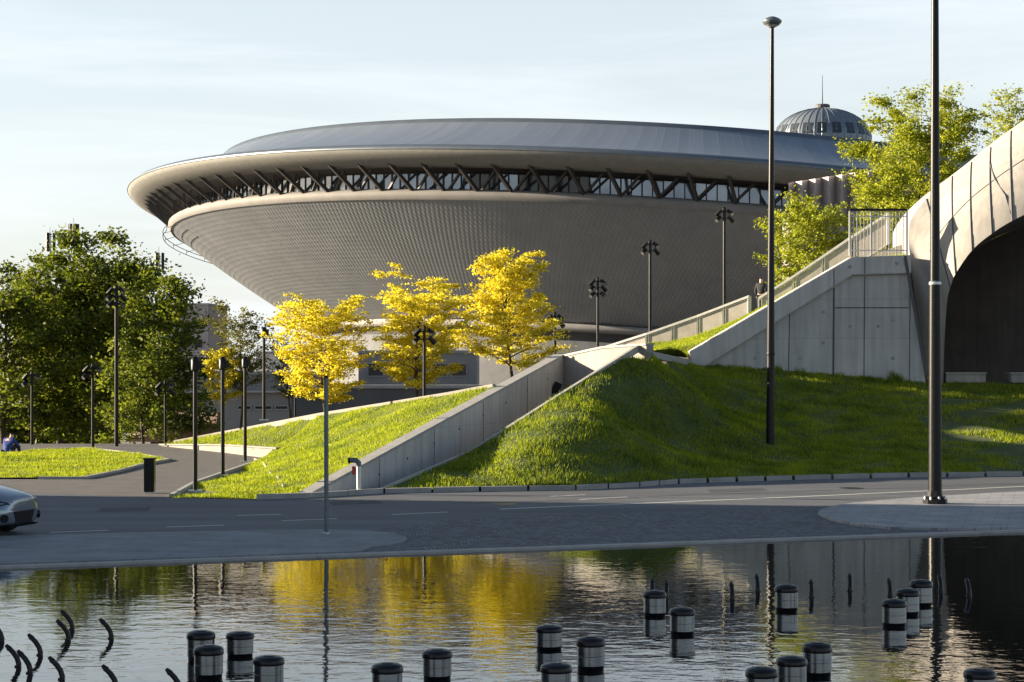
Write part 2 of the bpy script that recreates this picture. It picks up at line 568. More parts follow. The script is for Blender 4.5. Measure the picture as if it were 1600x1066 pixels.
M['asphalt'] = road_mat()
M['apron'] = paver_mat('apron', (0.20, 0.21, 0.225), (0.235, 0.245, 0.26), (0.15, 0.15, 0.16), 0.9, 0.45, 0.2, 0.15)
M['island_pavers'] = paver_mat('island_pavers', (0.29, 0.295, 0.31), (0.34, 0.345, 0.36), (0.21, 0.21, 0.22), 0.6, 0.3, 0.25, 0.3)
M['setts'] = paver_mat('setts', (0.075, 0.083, 0.10), (0.225, 0.235, 0.26), (0.04, 0.042, 0.048), 0.13, 0.11, 0.3, 1.0, True)
M['water'] = water_mat()
M['roof_blue'] = uv_line_mat('roof_blue', (0.235, 0.275, 0.33), (0.28, 0.32, 0.375), 520, 0.36, 0.45, 0.8, 0, 0.0)
M['roof_trim'] = pm('roof_trim', (0.13, 0.155, 0.185), (0.16, 0.185, 0.215), 0.8, 0.35, metallic=0.5)
M['cupola_metal'] = uv_line_mat('cupola_metal', (0.20, 0.235, 0.26), (0.25, 0.285, 0.31), 40, 0.4, 0.4, 1.0)


def steel_mat():
    m, t, b = new_mat('brushed_steel')
    L = t.links.new
    b.inputs['Metallic'].default_value = 1.0
    tcn = t.nodes.new('ShaderNodeTexCoord')
    mpn = t.nodes.new('ShaderNodeMapping')
    mpn.inputs['Scale'].default_value = (1, 1, 40)
    n = t.nodes.new('ShaderNodeTexNoise')
    n.inputs['Scale'].default_value = 4
    n.inputs['Detail'].default_value = 4
    L(tcn.outputs['Object'], mpn.inputs['Vector'])
    L(mpn.outputs['Vector'], n.inputs['Vector'])
    r = t.nodes.new('ShaderNodeValToRGB')
    r.color_ramp.elements[0].color = (0.13, 0.14, 0.155, 1)
    r.color_ramp.elements[1].color = (0.30, 0.32, 0.34, 1)
    L(n.outputs['Fac'], r.inputs['Fac'])
    L(r.outputs['Color'], b.inputs['Base Color'])
    b.inputs['Roughness'].default_value = 0.24
    b.inputs['Anisotropic'].default_value = 0.6
    return m


M['steel'] = steel_mat()


# ------------------------------------------------------------------ mesh helpers
def base_of(p):
    v = Vector((0, 0, 0))
    while p is not None:
        v += p.location
        p = p.parent
    return v


class MB:
    """collects shapes in world coordinates; build() links them as ONE mesh object"""
    def __init__(self):
        self.v, self.f, self.uv = [], [], None

    def add(self, vs, fs):
        o = len(self.v)
        self.v += [tuple(x) for x in vs]
        self.f += [tuple(i + o for i in q) for q in fs]
        return self

    def box(self, c, s, rz=0.0, mat=None):
        hx, hy, hz = s[0] / 2, s[1] / 2, s[2] / 2
        rot = Matrix.Rotation(rz, 3, 'Z') if mat is None else mat
        vs = [Vector(c) + rot @ Vector((x * hx, y * hy, z * hz)) for x in (-1, 1) for y in (-1, 1) for z in (-1, 1)]
        return self.add(vs, [(0, 1, 3, 2), (4, 6, 7, 5), (0, 4, 5, 1), (2, 3, 7, 6), (0, 2, 6, 4), (1, 5, 7, 3)])

    def bar(self, a, b, w, h=None, up=(0, 0, 1)):
        a, b = Vector(a), Vector(b)
        h = h or w
        d = (b - a).normalized()
        s = d.cross(Vector(up))
        if s.length < 1e-4:
            s = d.cross(Vector((1, 0, 0)))
        s.normalize()
        u = s.cross(d).normalized()
        vs = [p + s * (i * w / 2) + u * (j * h / 2) for p in (a, b) for i, j in ((-1, -1), (1, -1), (1, 1), (-1, 1))]
        return self.add(vs, [(0, 1, 2, 3)[::-1], (4, 5, 6, 7), (0, 1, 5, 4), (1, 2, 6, 5), (2, 3, 7, 6), (3, 0, 4, 7)])

    def tube(self, pts, rad, n=8, cap=True):
        pts = [Vector(p) for p in pts]
        rads = rad if isinstance(rad, (list, tuple)) else [rad] * len(pts)
        o = len(self.v)
        prev = None
        for i, p in enumerate(pts):
            d = (pts[min(i + 1, len(pts) - 1)] - pts[max(i - 1, 0)]).normalized()
            if prev is None:
                s = d.cross(Vector((0, 0, 1)))
                if s.length < 1e-3:
                    s = Vector((1, 0, 0))
            else:
                s = prev - d * prev.dot(d)
            s.normalize()
            prev = s
            u = d.cross(s)
            for k in range(n):
                a = 2 * PI * k / n
                self.v.append(tuple(p + (s * math.cos(a) + u * math.sin(a)) * rads[i]))
        for i in range(len(pts) - 1):
            for k in range(n):
                k2 = (k + 1) % n
                self.f.append((o + i * n + k, o + i * n + k2, o + (i + 1) * n + k2, o + (i + 1) * n + k))
        if cap:
            self.f.append(tuple(o + k for k in range(n))[::-1])
            self.f.append(tuple(o + (len(pts) - 1) * n + k for k in range(n)))
        return self

    def lathe(self, c, prof, n=24):
        """prof: (radius, z) upward from c; first and last ring are closed"""
        c = Vector(c)
        o = len(self.v)
        for r, z in prof:
            for k in range(n):
                a = 2 * PI * k / n
                self.v.append((c.x + r * math.cos(a), c.y + r * math.sin(a), c.z + z))
        for i in range(len(prof) - 1):
            for k in range(n):
                k2 = (k + 1) % n
                self.f.append((o + i * n + k, o + i * n + k2, o + (i + 1) * n + k2, o + (i + 1) * n + k))
        self.f.append(tuple(o + k for k in range(n))[::-1])
        self.f.append(tuple(o + (len(prof) - 1) * n + k for k in range(n)))
        return self

    def prism(self, poly, off):
        """polygon of 3-D points extruded by the vector off"""
        n = len(poly)
        off = Vector(off)
        vs = [Vector(p) for p in poly] + [Vector(p) + off for p in poly]
        fs = [tuple(range(n))[::-1], tuple(range(n, 2 * n))]
        fs += [(i, (i + 1) % n, n + (i + 1) % n, n + i) for i in range(n)]
        return self.add(vs, fs)

    def strip(self, A, B):
        """quads between two polylines of equal length"""
        n = len(A)
        return self.add(list(A) + list(B), [(i, i + 1, n + i + 1, n + i) for i in range(n - 1)])

    def build(self, name, mat, parent=None, smooth=False, bevel=0.0, auto=None):
        me = bpy.data.meshes.new(name)
        o = base_of(parent)
        vs = [(a - o.x, b - o.y, c - o.z) for a, b, c in self.v]
        me.from_pydata(vs, [], self.f)
        me.materials.append(mat)
        bm = bmesh.new()
        bm.from_mesh(me)
        bmesh.ops.recalc_face_normals(bm, faces=bm.faces)
        if bevel:
            es = [e for e in bm.edges if len(e.link_faces) == 2 and e.calc_face_angle() > 0.6]
            bmesh.ops.bevel(bm, geom=es, offset=bevel, segments=2, affect='EDGES', clamp_overlap=True)
        bm.to_mesh(me)
        bm.free()
        if smooth:
            me.polygons.foreach_set('use_smooth', [True] * len(me.polygons))
            if auto:
                me.set_sharp_from_angle(angle=R(auto))
        me.update()
        ob = bpy.data.objects.new(name, me)
        C.objects.link(ob)
        ob.parent = parent
        return ob


def tag(o, label, cat, group=None):
    o['label'] = label
    o['category'] = cat
    if group:
        o['group'] = group
    return o


def struct(o, kind='structure'):
    o['kind'] = kind
    return o


def thing(name, label, cat, loc, group=None):
    o = bpy.data.objects.new(name, None)
    o.empty_display_size = 0.3
    C.objects.link(o)
    o.location = loc
    return tag(o, label, cat, group)


def dup(root, loc, rz=0.0, label=None, scale=None):
    def cp(o, parent):
        c = o.copy()
        C.objects.link(c)
        if parent is not None:
            c.parent = parent
        for ch in o.children:
            cp(ch, c)
        return c
    kids = list(root.children)
    c = root.copy()
    C.objects.link(c)
    for k in kids:
        cp(k, c)
    c.location = loc
    c.rotation_euler = (0, 0, rz)
    if scale:
        c.scale = scale
    if label:
        c['label'] = label
    return c


def rbf(ctrl):
    P = np.array([(p[0], p[1]) for p in ctrl], float)
    z = np.array([p[2] for p in ctrl], float)
    n = len(P)
    d = np.sqrt(((P[:, None] - P[None]) ** 2).sum(-1))
    A = np.zeros((n + 3, n + 3))
    A[:n, :n] = d + 1e-6 * np.eye(n)
    A[:n, n] = 1
    A[:n, n + 1:] = P
    A[n, :n] = 1
    A[n + 1:, :n] = P.T
    w = np.linalg.lstsq(A, np.concatenate([z, np.zeros(3)]), rcond=None)[0]

    def f(x, y):
        Q = np.stack([np.atleast_1d(x), np.atleast_1d(y)], -1).astype(float)
        dd = np.sqrt(((Q[:, None] - P[None]) ** 2).sum(-1))
        return dd @ w[:n] + w[n] + Q @ w[n + 1:]
    return f


def inside(poly, x, y):
    c = False
    n = len(poly)
    for i in range(n):
        x1, y1 = poly[i][:2]
        x2, y2 = poly[(i + 1) % n][:2]
        if (y1 > y) != (y2 > y) and x < (x2 - x1) * (y - y1) / (y2 - y1) + x1:
            c = not c
    return c


def patch(name, poly, ctrl, res, mat, lump=0.0, seed=1):
    """a piece of ground: plan outline + surveyed heights, triangulated"""
    rnd = random.Random(seed)
    f = rbf(ctrl)
    bnd = []
    for i in range(len(poly)):
        a, b = Vector(poly[i][:2]), Vector(poly[(i + 1) % len(poly)][:2])
        k = max(1, int((b - a).length / res))
        for j in range(k):
            bnd.append(a.lerp(b, j / k))
    xs = [p.x for p in bnd]
    ys = [p.y for p in bnd]
    pts = list(bnd)
    y = min(ys) + res * .5
    while y < max(ys):
        x = min(xs) + res * .5
        while x < max(xs):
            q = (x + rnd.uniform(-.3, .3) * res, y + rnd.uniform(-.3, .3) * res)
            if inside(bnd, q[0], q[1]) and min((q[0] - b.x) ** 2 + (q[1] - b.y) ** 2 for b in bnd) > (res * .35) ** 2:
                pts.append(Vector(q))
            x += res
        y += res
    vs, es, fs, *_ = delaunay_2d_cdt(pts, [], [list(range(len(bnd)))], 1, 1e-5)
    X = np.array([v.x for v in vs])
    Y = np.array([v.y for v in vs])
    Z = f(X, Y)
    if lump:
        nb = np.array([min((x - b.x) ** 2 + (y_ - b.y) ** 2 for b in bnd) for x, y_ in zip(X, Y)]) ** .5
        Z = Z + lump * np.clip(nb / 1.2, 0, 1) * (np.sin(X * 1.7 + 1.3 * np.sin(Y * 0.9)) * np.sin(Y * 1.3 + X * .4) + .6 * np.sin(X * 3.9 + Y * 2.1) * np.sin(Y * 3.3 - X))
    me = bpy.data.meshes.new(name)
    me.from_pydata([(a, b, c) for a, b, c in zip(X, Y, Z)], [], [tuple(q) for q in fs])
    me.materials.append(mat)
    me.polygons.foreach_set('use_smooth', [True] * len(me.polygons))
    me.update()
    o = bpy.data.objects.new(name, me)
    C.objects.link(o)
    struct(o)
    return o, f


def grass_on(ob, name, label, density, hmin, hmax, wid, mat, seed, vis=None, clump=0.5, bare=False):
    """blades of grass rooted on a lawn: one object, nobody could count them"""
    rs = np.random.RandomState(seed)
    me = ob.data
    me.calc_loop_triangles()
    co = np.empty(len(me.vertices) * 3)
    me.vertices.foreach_get('co', co)
    co = co.reshape(-1, 3)
    tri = np.empty(len(me.loop_triangles) * 3, int)
    me.loop_triangles.foreach_get('vertices', tri)
    tri = tri.reshape(-1, 3)
    A, B, D = co[tri[:, 0]], co[tri[:, 1]], co[tri[:, 2]]
    ar = np.linalg.norm(np.cross(B - A, D - A), axis=1) / 2
    if vis is not None:
        cen = (A + B + D) / 3
        ar = ar * np.array([1.0 if vis(c) else 0.0 for c in cen])
    n = int(ar.sum() * density)
    if n < 10:
        return None
    k = rs.choice(len(tri), n, p=ar / ar.sum())
    u, v = rs.rand(n), rs.rand(n)
    s = u + v > 1
    u[s], v[s] = 1 - u[s], 1 - v[s]
    P = A[k] + (B[k] - A[k]) * u[:, None] + (D[k] - A[k]) * v[:, None]
    if bare:
        nb_ = np.sin(P[:, 0] * 1.1 + 2.1 * np.sin(P[:, 1] * .7)) * np.sin(P[:, 1] * 1.3 + 1.4 * np.sin(P[:, 0] * .9)) + .25 * rs.normal(size=n)
        keep = (nb_ < .78) & ~((P[:, 0] > 14.2) & (P[:, 1] < 78) & (nb_ < .1))
        P, n = P[keep], int(keep.sum())
    # tall and short patches
    cl = 0.5 + 0.5 * np.sin(P[:, 0] * 2.3 + 1.7 * np.sin(P[:, 1] * 1.1)) * np.sin(P[:, 1] * 1.9 + np.sin(P[:, 0] * 1.3))
    h = (hmin + (hmax - hmin) * rs.rand(n) ** 2) * (1 - clump + 2 * clump * cl)
    az = rs.rand(n) * 2 * PI
    w = wid * (0.6 + 0.8 * rs.rand(n))
    lean = h * (0.2 + 0.6 * rs.rand(n))
    la = rs.rand(n) * 2 * PI
    V = np.empty((n, 3, 3))
    dx, dy = np.cos(az) * w / 2, np.sin(az) * w / 2
    V[:, 0] = P + np.stack([-dx, -dy, np.full(n, -.01)], 1)
    V[:, 1] = P + np.stack([dx, dy, np.full(n, -.01)], 1)
    V[:, 2] = P + np.stack([np.cos(la) * lean, np.sin(la) * lean, h], 1)
    o = raw_mesh(name, V.reshape(-1, 3), 3, mat)
    struct(o, 'stuff')
    tag(o, label, 'grass')
    return o


def raw_mesh(name, V, k, mat, parent=None):
    n = len(V) // k
    me = bpy.data.meshes.new(name)
    me.vertices.add(len(V))
    me.vertices.foreach_set('co', np.asarray(V, np.float32).ravel())
    me.loops.add(len(V))
    me.loops.foreach_set('vertex_index', np.arange(len(V), dtype=np.int32))
    me.polygons.add(n)
    me.polygons.foreach_set('loop_start', np.arange(0, len(V), k, dtype=np.int32))
    me.polygons.foreach_set('loop_total', np.full(n, k, np.int32))
    me.materials.append(mat)
    me.update(calc_edges=True)
    o = bpy.data.objects.new(name, me)
    C.objects.link(o)
    o.parent = parent
    return o


# ------------------------------------------------------------------ ground, water, road
EDGE = [(-4000, 20), (-40, 24), (-20, 31.8)] + [tuple(G(0, 885)[:2]), tuple(G(800, 857)[:2]), tuple(G(1600, 828.5)[:2])] + [(16, 45.6), (40, 46.5), (4000, 47)]
rows = []
for x, y in EDGE:
    rows.append([(x, -4000, -.7), (x, y - .25, -.7), (x, y - .24, -.04), (x, 52, -.04), (x, 87, -.04), (x, 97, -2.1), (x, 260, -2.1), (x, 6000, -2.1)])
g = MB()
for i in range(len(rows) - 1):
    g.strip(rows[i], rows[i + 1])
go = g.build('ground', pm('plaza_paving', (0.15, 0.148, 0.145), (0.20, 0.197, 0.19), .6, .85, .2, 12))
struct(go)

wv = []
wf = []
for x, y in EDGE:
    x = max(-300, min(300, x))
    wv += [(x, -300, -.03), (x, y - .2, -.03)]
wb = MB()
wb.add(wv, [(2 * i, 2 * i + 2, 2 * i + 3, 2 * i + 1) for i in range(len(EDGE) - 1)])
struct(wb.build('water', M['water']))

KERB = [(-60, 70), (-24, 59.5), tuple(G(-150, 768)[:2]), tuple(G(60, 770)[:2]), tuple(G(150, 774)[:2]), tuple(G(262, 778)[:2]), tuple(G(400, 781)[:2]), tuple(G(485, 778)[:2]), tuple(G(600, 771)[:2]),
        tuple(G(750, 768)[:2]), tuple(G(900, 766)[:2]), tuple(G(1000, 761)[:2]), tuple(G(1060, 756)[:2]), tuple(G(1240, 750)[:2]), tuple(G(1420, 746)[:2]), tuple(G(1600, 744)[:2]), tuple(G(1800, 742)[:2]), (60, 70)]


def flat(name, pts, z, mat, thick=0.0):
    b = MB()
    if thick:
        b.prism([(p[0], p[1], z) for p in pts], (0, 0, -thick))
    else:
        b.add([(p[0], p[1], z) for p in pts], [tuple(range(len(pts)))])
    return struct(b.build(name, mat))


pool_in = [e for e in EDGE if abs(e[0]) < 100]
road_b = MB()


def at_x(poly, x):
    for (x1, y1), (x2, y2) in zip(poly[:-1], poly[1:]):
        if x1 <= x <= x2:
            return y1 + (y2 - y1) * (x - x1) / (x2 - x1)
    return poly[0][1] if x < poly[0][0] else poly[-1][1]


xs = sorted(set([p[0] for p in pool_in] + [p[0] for p in KERB] + [-60, 60] + list(range(-40, 41, 4))))
xs = [x for x in xs if -60 <= x <= 60]
road_b.strip([(x, at_x(EDGE, x), 0) for x in xs], [(x, at_x(KERB, x) + .05, 0) for x in xs])
struct(road_b.build('road', M['asphalt']))

# stone coping round the pool
cp_ = MB()
for (x1, y1), (x2, y2) in zip(EDGE[1:-1], EDGE[2:-1]):
    cp_.prism([(x1, y1 - .22, .012), (x2, y2 - .22, .012), (x2, y2 + .12, .012), (x1, y1 + .12, .012)], (0, 0, -.4))
struct(cp_.build('pool_coping', M['stone_edge']))

# pale aprons between the road and the pool
def pool_pts(px0, px1, n=6):
    out_ = []
    for i in range(n + 1):
        px = px0 + (px1 - px0) * i / n
        # intersect the view column with the pool edge
        for (x1, y1), (x2, y2) in zip(EDGE[:-1], EDGE[1:]):
            k = (px - 800) / F
            den = (x2 - x1) - k * (y2 - y1)
            if abs(den) < 1e-9:
                continue
            t_ = (k * y1 - x1) / den
            if 0 <= t_ <= 1:
                out_.append((x1 + (x2 - x1) * t_, y1 + (y2 - y1) * t_ + .13))
                break
    return out_


apl = [G(-500, 866), G(-100, 844), G(0, 840), G(200, 835), G(400, 831), G(500, 830), G(570, 831.5), G(612, 835), G(632, 840), G(637, 844), G(630, 849), G(608, 853.5), G(580, 857)]
flat('left_apron', [p[:2] for p in apl] + pool_pts(560, -500, 8), .035, M['apron'], .2)
isl = [G(1760, 824), G(1600, 827), G(1500, 829.5), G(1440, 829.5), G(1390, 828), G(1340, 822.5), G(1303, 815.5), G(1284, 809), G(1278, 804.5), G(1282, 800), G(1300, 794.5), G(1335, 789), G(1400, 783), G(1500, 776.5), G(1600, 771), G(1760, 764), G(1900, 762), G(1900, 815)]
flat('traffic_island', [p[:2] for p in isl], .06, M['island_pavers'], .25)
st = [G(585, 829), G(640, 818), G(720, 811), G(900, 803.5), G(1100, 798), G(1290, 791), G(1400, 786)]
flat('cobbled_strip', [p[:2] for p in st] + pool_pts(1480, 540, 10), .005, M['setts'])


def mark(pts, w=.14):
    b = MB()
    A, B_ = [], []
    for i, p in enumerate(pts):
        d = (pts[min(i + 1, len(pts) - 1)] - pts[max(i - 1, 0)]).normalized()
        s = Vector((-d.y, d.x, 0))
        A.append((p.x + s.x * w / 2, p.y + s.y * w / 2, .006))
        B_.append((p.x - s.x * w / 2, p.y - s.y * w / 2, .006))
    b.strip(A, B_)
    struct(b.build('road_marking', M['paint']))


mark([G(780, 796), G(1000, 787), G(1240, 777), G(1480, 766), G(1600, 760.5), G(1800, 754)], .17)
for a, b_ in (((612, 804.5), (700, 800.5)), ((440, 814), (527, 811)), ((260, 824), (350, 821)), ((78, 832.5), (170, 829)), ((860, 776), (915, 773.5)), ((905, 781), (980, 777)), ((370, 806), (440, 804))):
    mark([G(*a), G(*b_)], .12)

def seam(pts, w, z=.0035):
    b = MB()
    A, B_ = [], []
    for i, p in enumerate(pts):
        d = (pts[min(i + 1, len(pts) - 1)] - pts[max(i - 1, 0)]).normalized()
        s_ = Vector((-d.y, d.x, 0))
        ww = w * (1 + .35 * math.sin(i * 2.1)) / 2
        A.append((p.x + s_.x * ww, p.y + s_.y * ww, z))
        B_.append((p.x - s_.x * ww, p.y - s_.y * ww, z))
    b.strip(A, B_)
    struct(b.build('tar_seam', M['tar']))


def between(a, c, n, wob):
    a, c = G(*a), G(*c)
    return [a.lerp(c, i / n) + Vector((0, wob * math.sin(i * 1.7 + a.x), 0)) for i in range(n + 1)]


M['tar'] = pm('tar', (0.016, 0.016, 0.018), (0.03, 0.03, 0.033), 6, .5, .2, 30)
M['patch'] = pm('patch', (0.045, 0.048, 0.055), (0.07, 0.073, 0.08), 5, .8, .3, 40)
seam(between((60, 806), (500, 794), 14, .03), .16)
seam(between((500, 794), (1000, 778), 14, .03), .06)
seam(between((90, 776), (330, 784), 10, .05), .10)
seam(between((330, 784), (640, 781), 10, .04), .05)
seam(between((1010, 776), (1600, 756), 16, .03), .05)
seam(between((700, 782), (735, 806), 6, .06), .05)
flat('road_patch', [p_[:2] for p_ in (G(520, 790), G(600, 786.5), G(585, 782), G(512, 784))], .003, M['patch'])
flat('road_patch', [p_[:2] for p_ in (G(150, 800), G(232, 798.5), G(236, 793), G(160, 794))], .003, M['patch'])
flat('road_patch', [p_[:2] for p_ in (G(1110, 770), G(1200, 766.5), G(1190, 762.5), G(1105, 765))], .003, M['patch'])
for p_ in (G(790, 788), G(1330, 763)):
    mh = MB()
    mh.lathe((p_.x, p_.y, -.02), [(.33, 0), (.33, .027), (.29, .027), (.29, .024), (.01, .024)], 20)
    struct(mh.build('manhole_cover', M['black_rubber']))

# kerb on the far side of the road
kb = MB()
for (x1, y1), (x2, y2) in zip(KERB[6:-1], KERB[7:]):
    kn = max(1, round(math.hypot(x2 - x1, y2 - y1) / 1.1))
    for i in range(kn):
        u0, u1 = i / kn + .012, (i + 1) / kn - .012
        hz = .13 + random.uniform(-.006, .006)
        ax, ay, bx, by = x1 + (x2 - x1) * u0, y1 + (y2 - y1) * u0, x1 + (x2 - x1) * u1, y1 + (y2 - y1) * u1
        kb.prism([(ax, ay, hz), (bx, by, hz), (bx, by + .2, hz), (ax, ay + .2, hz)], (0, 0, -.3))
struct(kb.build('kerb', M['kerb']))

# footpath and its mouth
path = [(-60, 70), (-24, 59.5), G(-150, 768)[:2], G(60, 770)[:2], G(150, 774)[:2], G(262, 777.5)[:2], G(300, 757)[:2], G(385, 727)[:2], G(442, 713)[:2], W(435, 703, 77)[:2], (-13, 87), (-60, 87)]
flat('path', [tuple(p) for p in path], .004, M['asphalt_path'])
edg = MB()
for a, b_ in ((G(268, 776), G(304, 756)), (G(304, 756), G(388, 727)), (G(388, 727), G(440, 714))):
    edg.bar((a.x, a.y, .02), (b_.x, b_.y, .02), .12, .1)
struct(edg.build('path_edging', M['stone_edge']))

# ------------------------------------------------------------------ lawns
W1a, W1b = Vector((-5.2, 54.5, 0.0)), Vector((1.75, 72.0, 3.58))       # the long retaining wall
def w1(t):
    return W1a.lerp(W1b, t)


WEDGE = [Vector((-14.1, 84.8, .01)), Vector((-10.6, 78.6, .25)), W(435, 703, 73.5)]
CREST = [W(270, 692, 84), W(335, 680, 82.5), W(400, 668, 80), W(500, 649, 75.5), W(620, 630, 71), W(700, 617, 68.8), W(772, 604, 67)]
lawn_poly = [w1(.0)[:2], w1(.2)[:2], w1(.4)[:2], w1(.68)[:2]] + [p[:2] for p in CREST[::-1]] + [p[:2] for p in WEDGE] + [G(440, 714)[:2], G(388, 727)[:2], G(304, 756)[:2], G(266, 776.5)[:2], G(330, 778.5)[:2], G(400, 779.5)[:2], G(450, 778)[:2]]
def dense(P_, n=4):
    return [a.lerp(b, i / n) for a, b in zip(P_[:-1], P_[1:]) for i in range(n)] + [P_[-1]]


lawn_ctrl = [w1(0), w1(.2), w1(.4), w1(.68), w1(.1), w1(.3), w1(.55)] + dense(CREST) + dense(WEDGE, 3) + \
    [G(440, 714), G(388, 727), G(304, 756), G(266, 777.5), G(330, 779), G(400, 780.5), G(450, 779), G(440, 766), G(420, 744), G(400, 722), G(350, 745), G(330, 762), W(600, 680, 65), W(500, 700, 68), W(540, 650, 73), Vector((-9.2, 77, .48)), Vector((-8.4, 75.5, .55)), Vector((-7.75, 75, .72)), Vector((-10.2, 80, .62)), Vector((-8.3, 78, .92)), W(700, 640, 66.5), W(520, 735, 60.5)]
lawn, lawn_z = patch('lawn', [tuple(p) for p in lawn_poly], lawn_ctrl, .55, M['grass_soil'], .035, 3)

K = [G(590, 769), W(735, 707, 61), W(868, 623, 65), W(1000, 540, 69)]            # kerb along the stair
emb_back = [W(1005, 553, 70), W(1076, 570, 80), W(1083, 571, 81), W(1200, 577, 81), W(1300, 585.5, 81), W(1430, 598, 81), W(1600, 600, 82), W(1850, 600, 82.5)]
kfront = [Vector((p[0], p[1] + .18, .10)) for p in KERB[8:17]]
emb_poly = [p[:2] for p in K] + [p[:2] for p in emb_back] + [p[:2] for p in kfront[::-1]]
emb_ctrl = dense(K) + dense(emb_back, 2) + kfront + [W(1000, 590, 69), W(960, 600, 65.8), W(920, 628, 64.0), W(880, 655, 62.0), W(840, 684, 60.5), W(800, 712, 59.1), W(1040, 600, 71), W(1000, 680, 65), W(1200, 690, 69), W(1500, 690, 69.5), W(1130, 640, 73.5), W(1350, 640, 75.3), W(1240, 620, 77), W(1480, 640, 75.5), W(1090, 700, 66), W(1050, 566, 75), W(1070, 574, 78.5), W(760, 730, 59.3), W(1022, 553, 69.6), W(1040, 568, 69.5), W(1005, 560, 68.6)]
bank, bank_z = patch('embankment', [tuple(p) for p in emb_poly], emb_ctrl, .6, M['grass_soil'], .02, 4)

strip_poly = [W(1008, 540, 69.3), W(1003, 551, 70.2), W(1074, 559, 80.5), W(1079, 553, 81.9), W(1200, 485, 81.9), W(1330, 408, 81.9), W(1420, 402, 81.9), W(1420, 402, 85.5), W(1335, 408, 85.9), W(1180, 486, 87.4), W(1010, 536, 89.2), W(985, 541, 80)]
strip, strip_z = patch('upper_verge', [tuple(p[:2]) for p in strip_poly], strip_poly[:-1] + [Vector(q) for q in ((4.48, 80, 3.80), (5.0, 75, 3.74), (5.3, 77, 3.72), (5.7, 79, 3.70), (5.4, 82, 3.84), (6.2, 82, 3.77), (6, 84.5, 3.95), (7.2, 85, 4.15), (8.2, 84, 4.5), (9, 85, 4.95), (8.2, 88, 4.6), (6.9, 88.6, 4.2))], .7, M['grass_soil'], .02, 5)

isl_poly = [G(-600, 742), G(-200, 750), G(0, 749), G(60, 749), G(130, 749), G(185, 738), G(225, 727), G(262, 720.5), G(232, 714), G(180, 707), G(130, 702), G(60, 705), G(0, 711), G(-300, 712), G(-600, 712)]
isl_ctrl = [Vector((p.x, p.y, .05)) for p in isl_poly] + [Vector((-19, 73, .25)), Vector((-28, 74, .35)), Vector((-15.5, 71.5, .15))]
lawn2, lawn2_z = patch('path_side_lawn', [tuple(p[:2]) for p in isl_poly], isl_ctrl, .8, M['grass_soil'], .02, 6)
skirt = MB()
for a, b_ in zip(isl_poly[3:11], isl_poly[4:12]):
    skirt.bar((a.x, a.y, .02), (b_.x, b_.y, .02), .13, .12)
struct(skirt.build('lawn_edging', M['stone_edge']))

# ground falling away behind the crest, where the yellow trees stand
back_poly = [(p[0], p[1] + .04) for p in CREST] + [w1(.70)[:2], w1(1.0)[:2], (2.2, 74), (3.5, 95), (-2, 100), (-14, 100), (-17, 92)]
back_ctrl = [p + Vector((0, .05, -.2)) for p in dense(CREST)] + [Vector((*w1(.7)[:2], 2.3)), Vector((*w1(1)[:2], 2.6)), Vector((2.2, 74, 2.7)), Vector((3.5, 95, 2.4)), Vector((-2, 100, -.4)), Vector((-14, 100, -2.0)), Vector((-17, 92, -1.2))]
backb, back_z = patch('plaza_bank', [tuple(p) for p in back_poly], back_ctrl, 1.2, M['soil'], .0, 7)

# the white drain line in the fold of the lawn
dr = MB()
DL = [G(398, 720), G(412, 731), G(424, 744), G(434, 755), G(443, 765)]
dr.tube([(p.x, p.y, float(lawn_z(p.x, p.y)[0]) + .02) for p in DL], .035, 6)
struct(dr.build('lawn_drain', M['stone_edge']))


def in_view(c):
    return abs(c[0]) < .26 * c[1]


grass_on(lawn, 'grass', 'short sunlit grass covering the sloping lawn beside the long retaining wall', 620, .03, .10, .026, M['grass_lush'], 11)
grass_on(bank, 'grass', 'longer shaded grass on the embankment below the concrete abutment', 560, .04, .15, .028, M['grass_shaded'], 12, in_view, .6, True)
grass_on(strip, 'grass', 'bright grass verge between the balustrade and the sloping parapet', 420, .04, .11, .03, M['grass_lush'], 13, in_view)
grass_on(lawn2, 'grass', 'flat sunlit lawn left of the asphalt footpath', 380, .03, .09, .03, M['grass_lush'], 14, in_view)

# weeds along the foot of the abutment wall
rs = np.random.RandomState(5)
wd = []
for px, h, n in ((1165, .25, 30), (1215, .35, 40), (1250, .3, 40), (1312, .3, 30), (1352, .25, 20), (1395, .55, 60), (1405, .45, 50), (1120, .2, 20)):
    for _ in range(n):
        b0 = W(px + rs.uniform(-8, 8), 580, 80.6)
        z0 = float(bank_z(b0.x, b0.y)[0])
        hh = h * rs.uniform(.4, 1)
        a_ = rs.uniform(0, 2 * PI)
        l_ = hh * rs.uniform(.1, .6)
        wd += [(b0.x - .02, b0.y, z0), (b0.x + .02, b0.y, z0), (b0.x + math.cos(a_) * l_, b0.y + .2 * math.sin(a_) * l_ - .05, z0 + hh)]
wo = raw_mesh('weeds', np.array(wd), 3, M['grass_shaded'])
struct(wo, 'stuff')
tag(wo, 'tufts of weeds growing at the foot of the grey abutment wall', 'weeds')

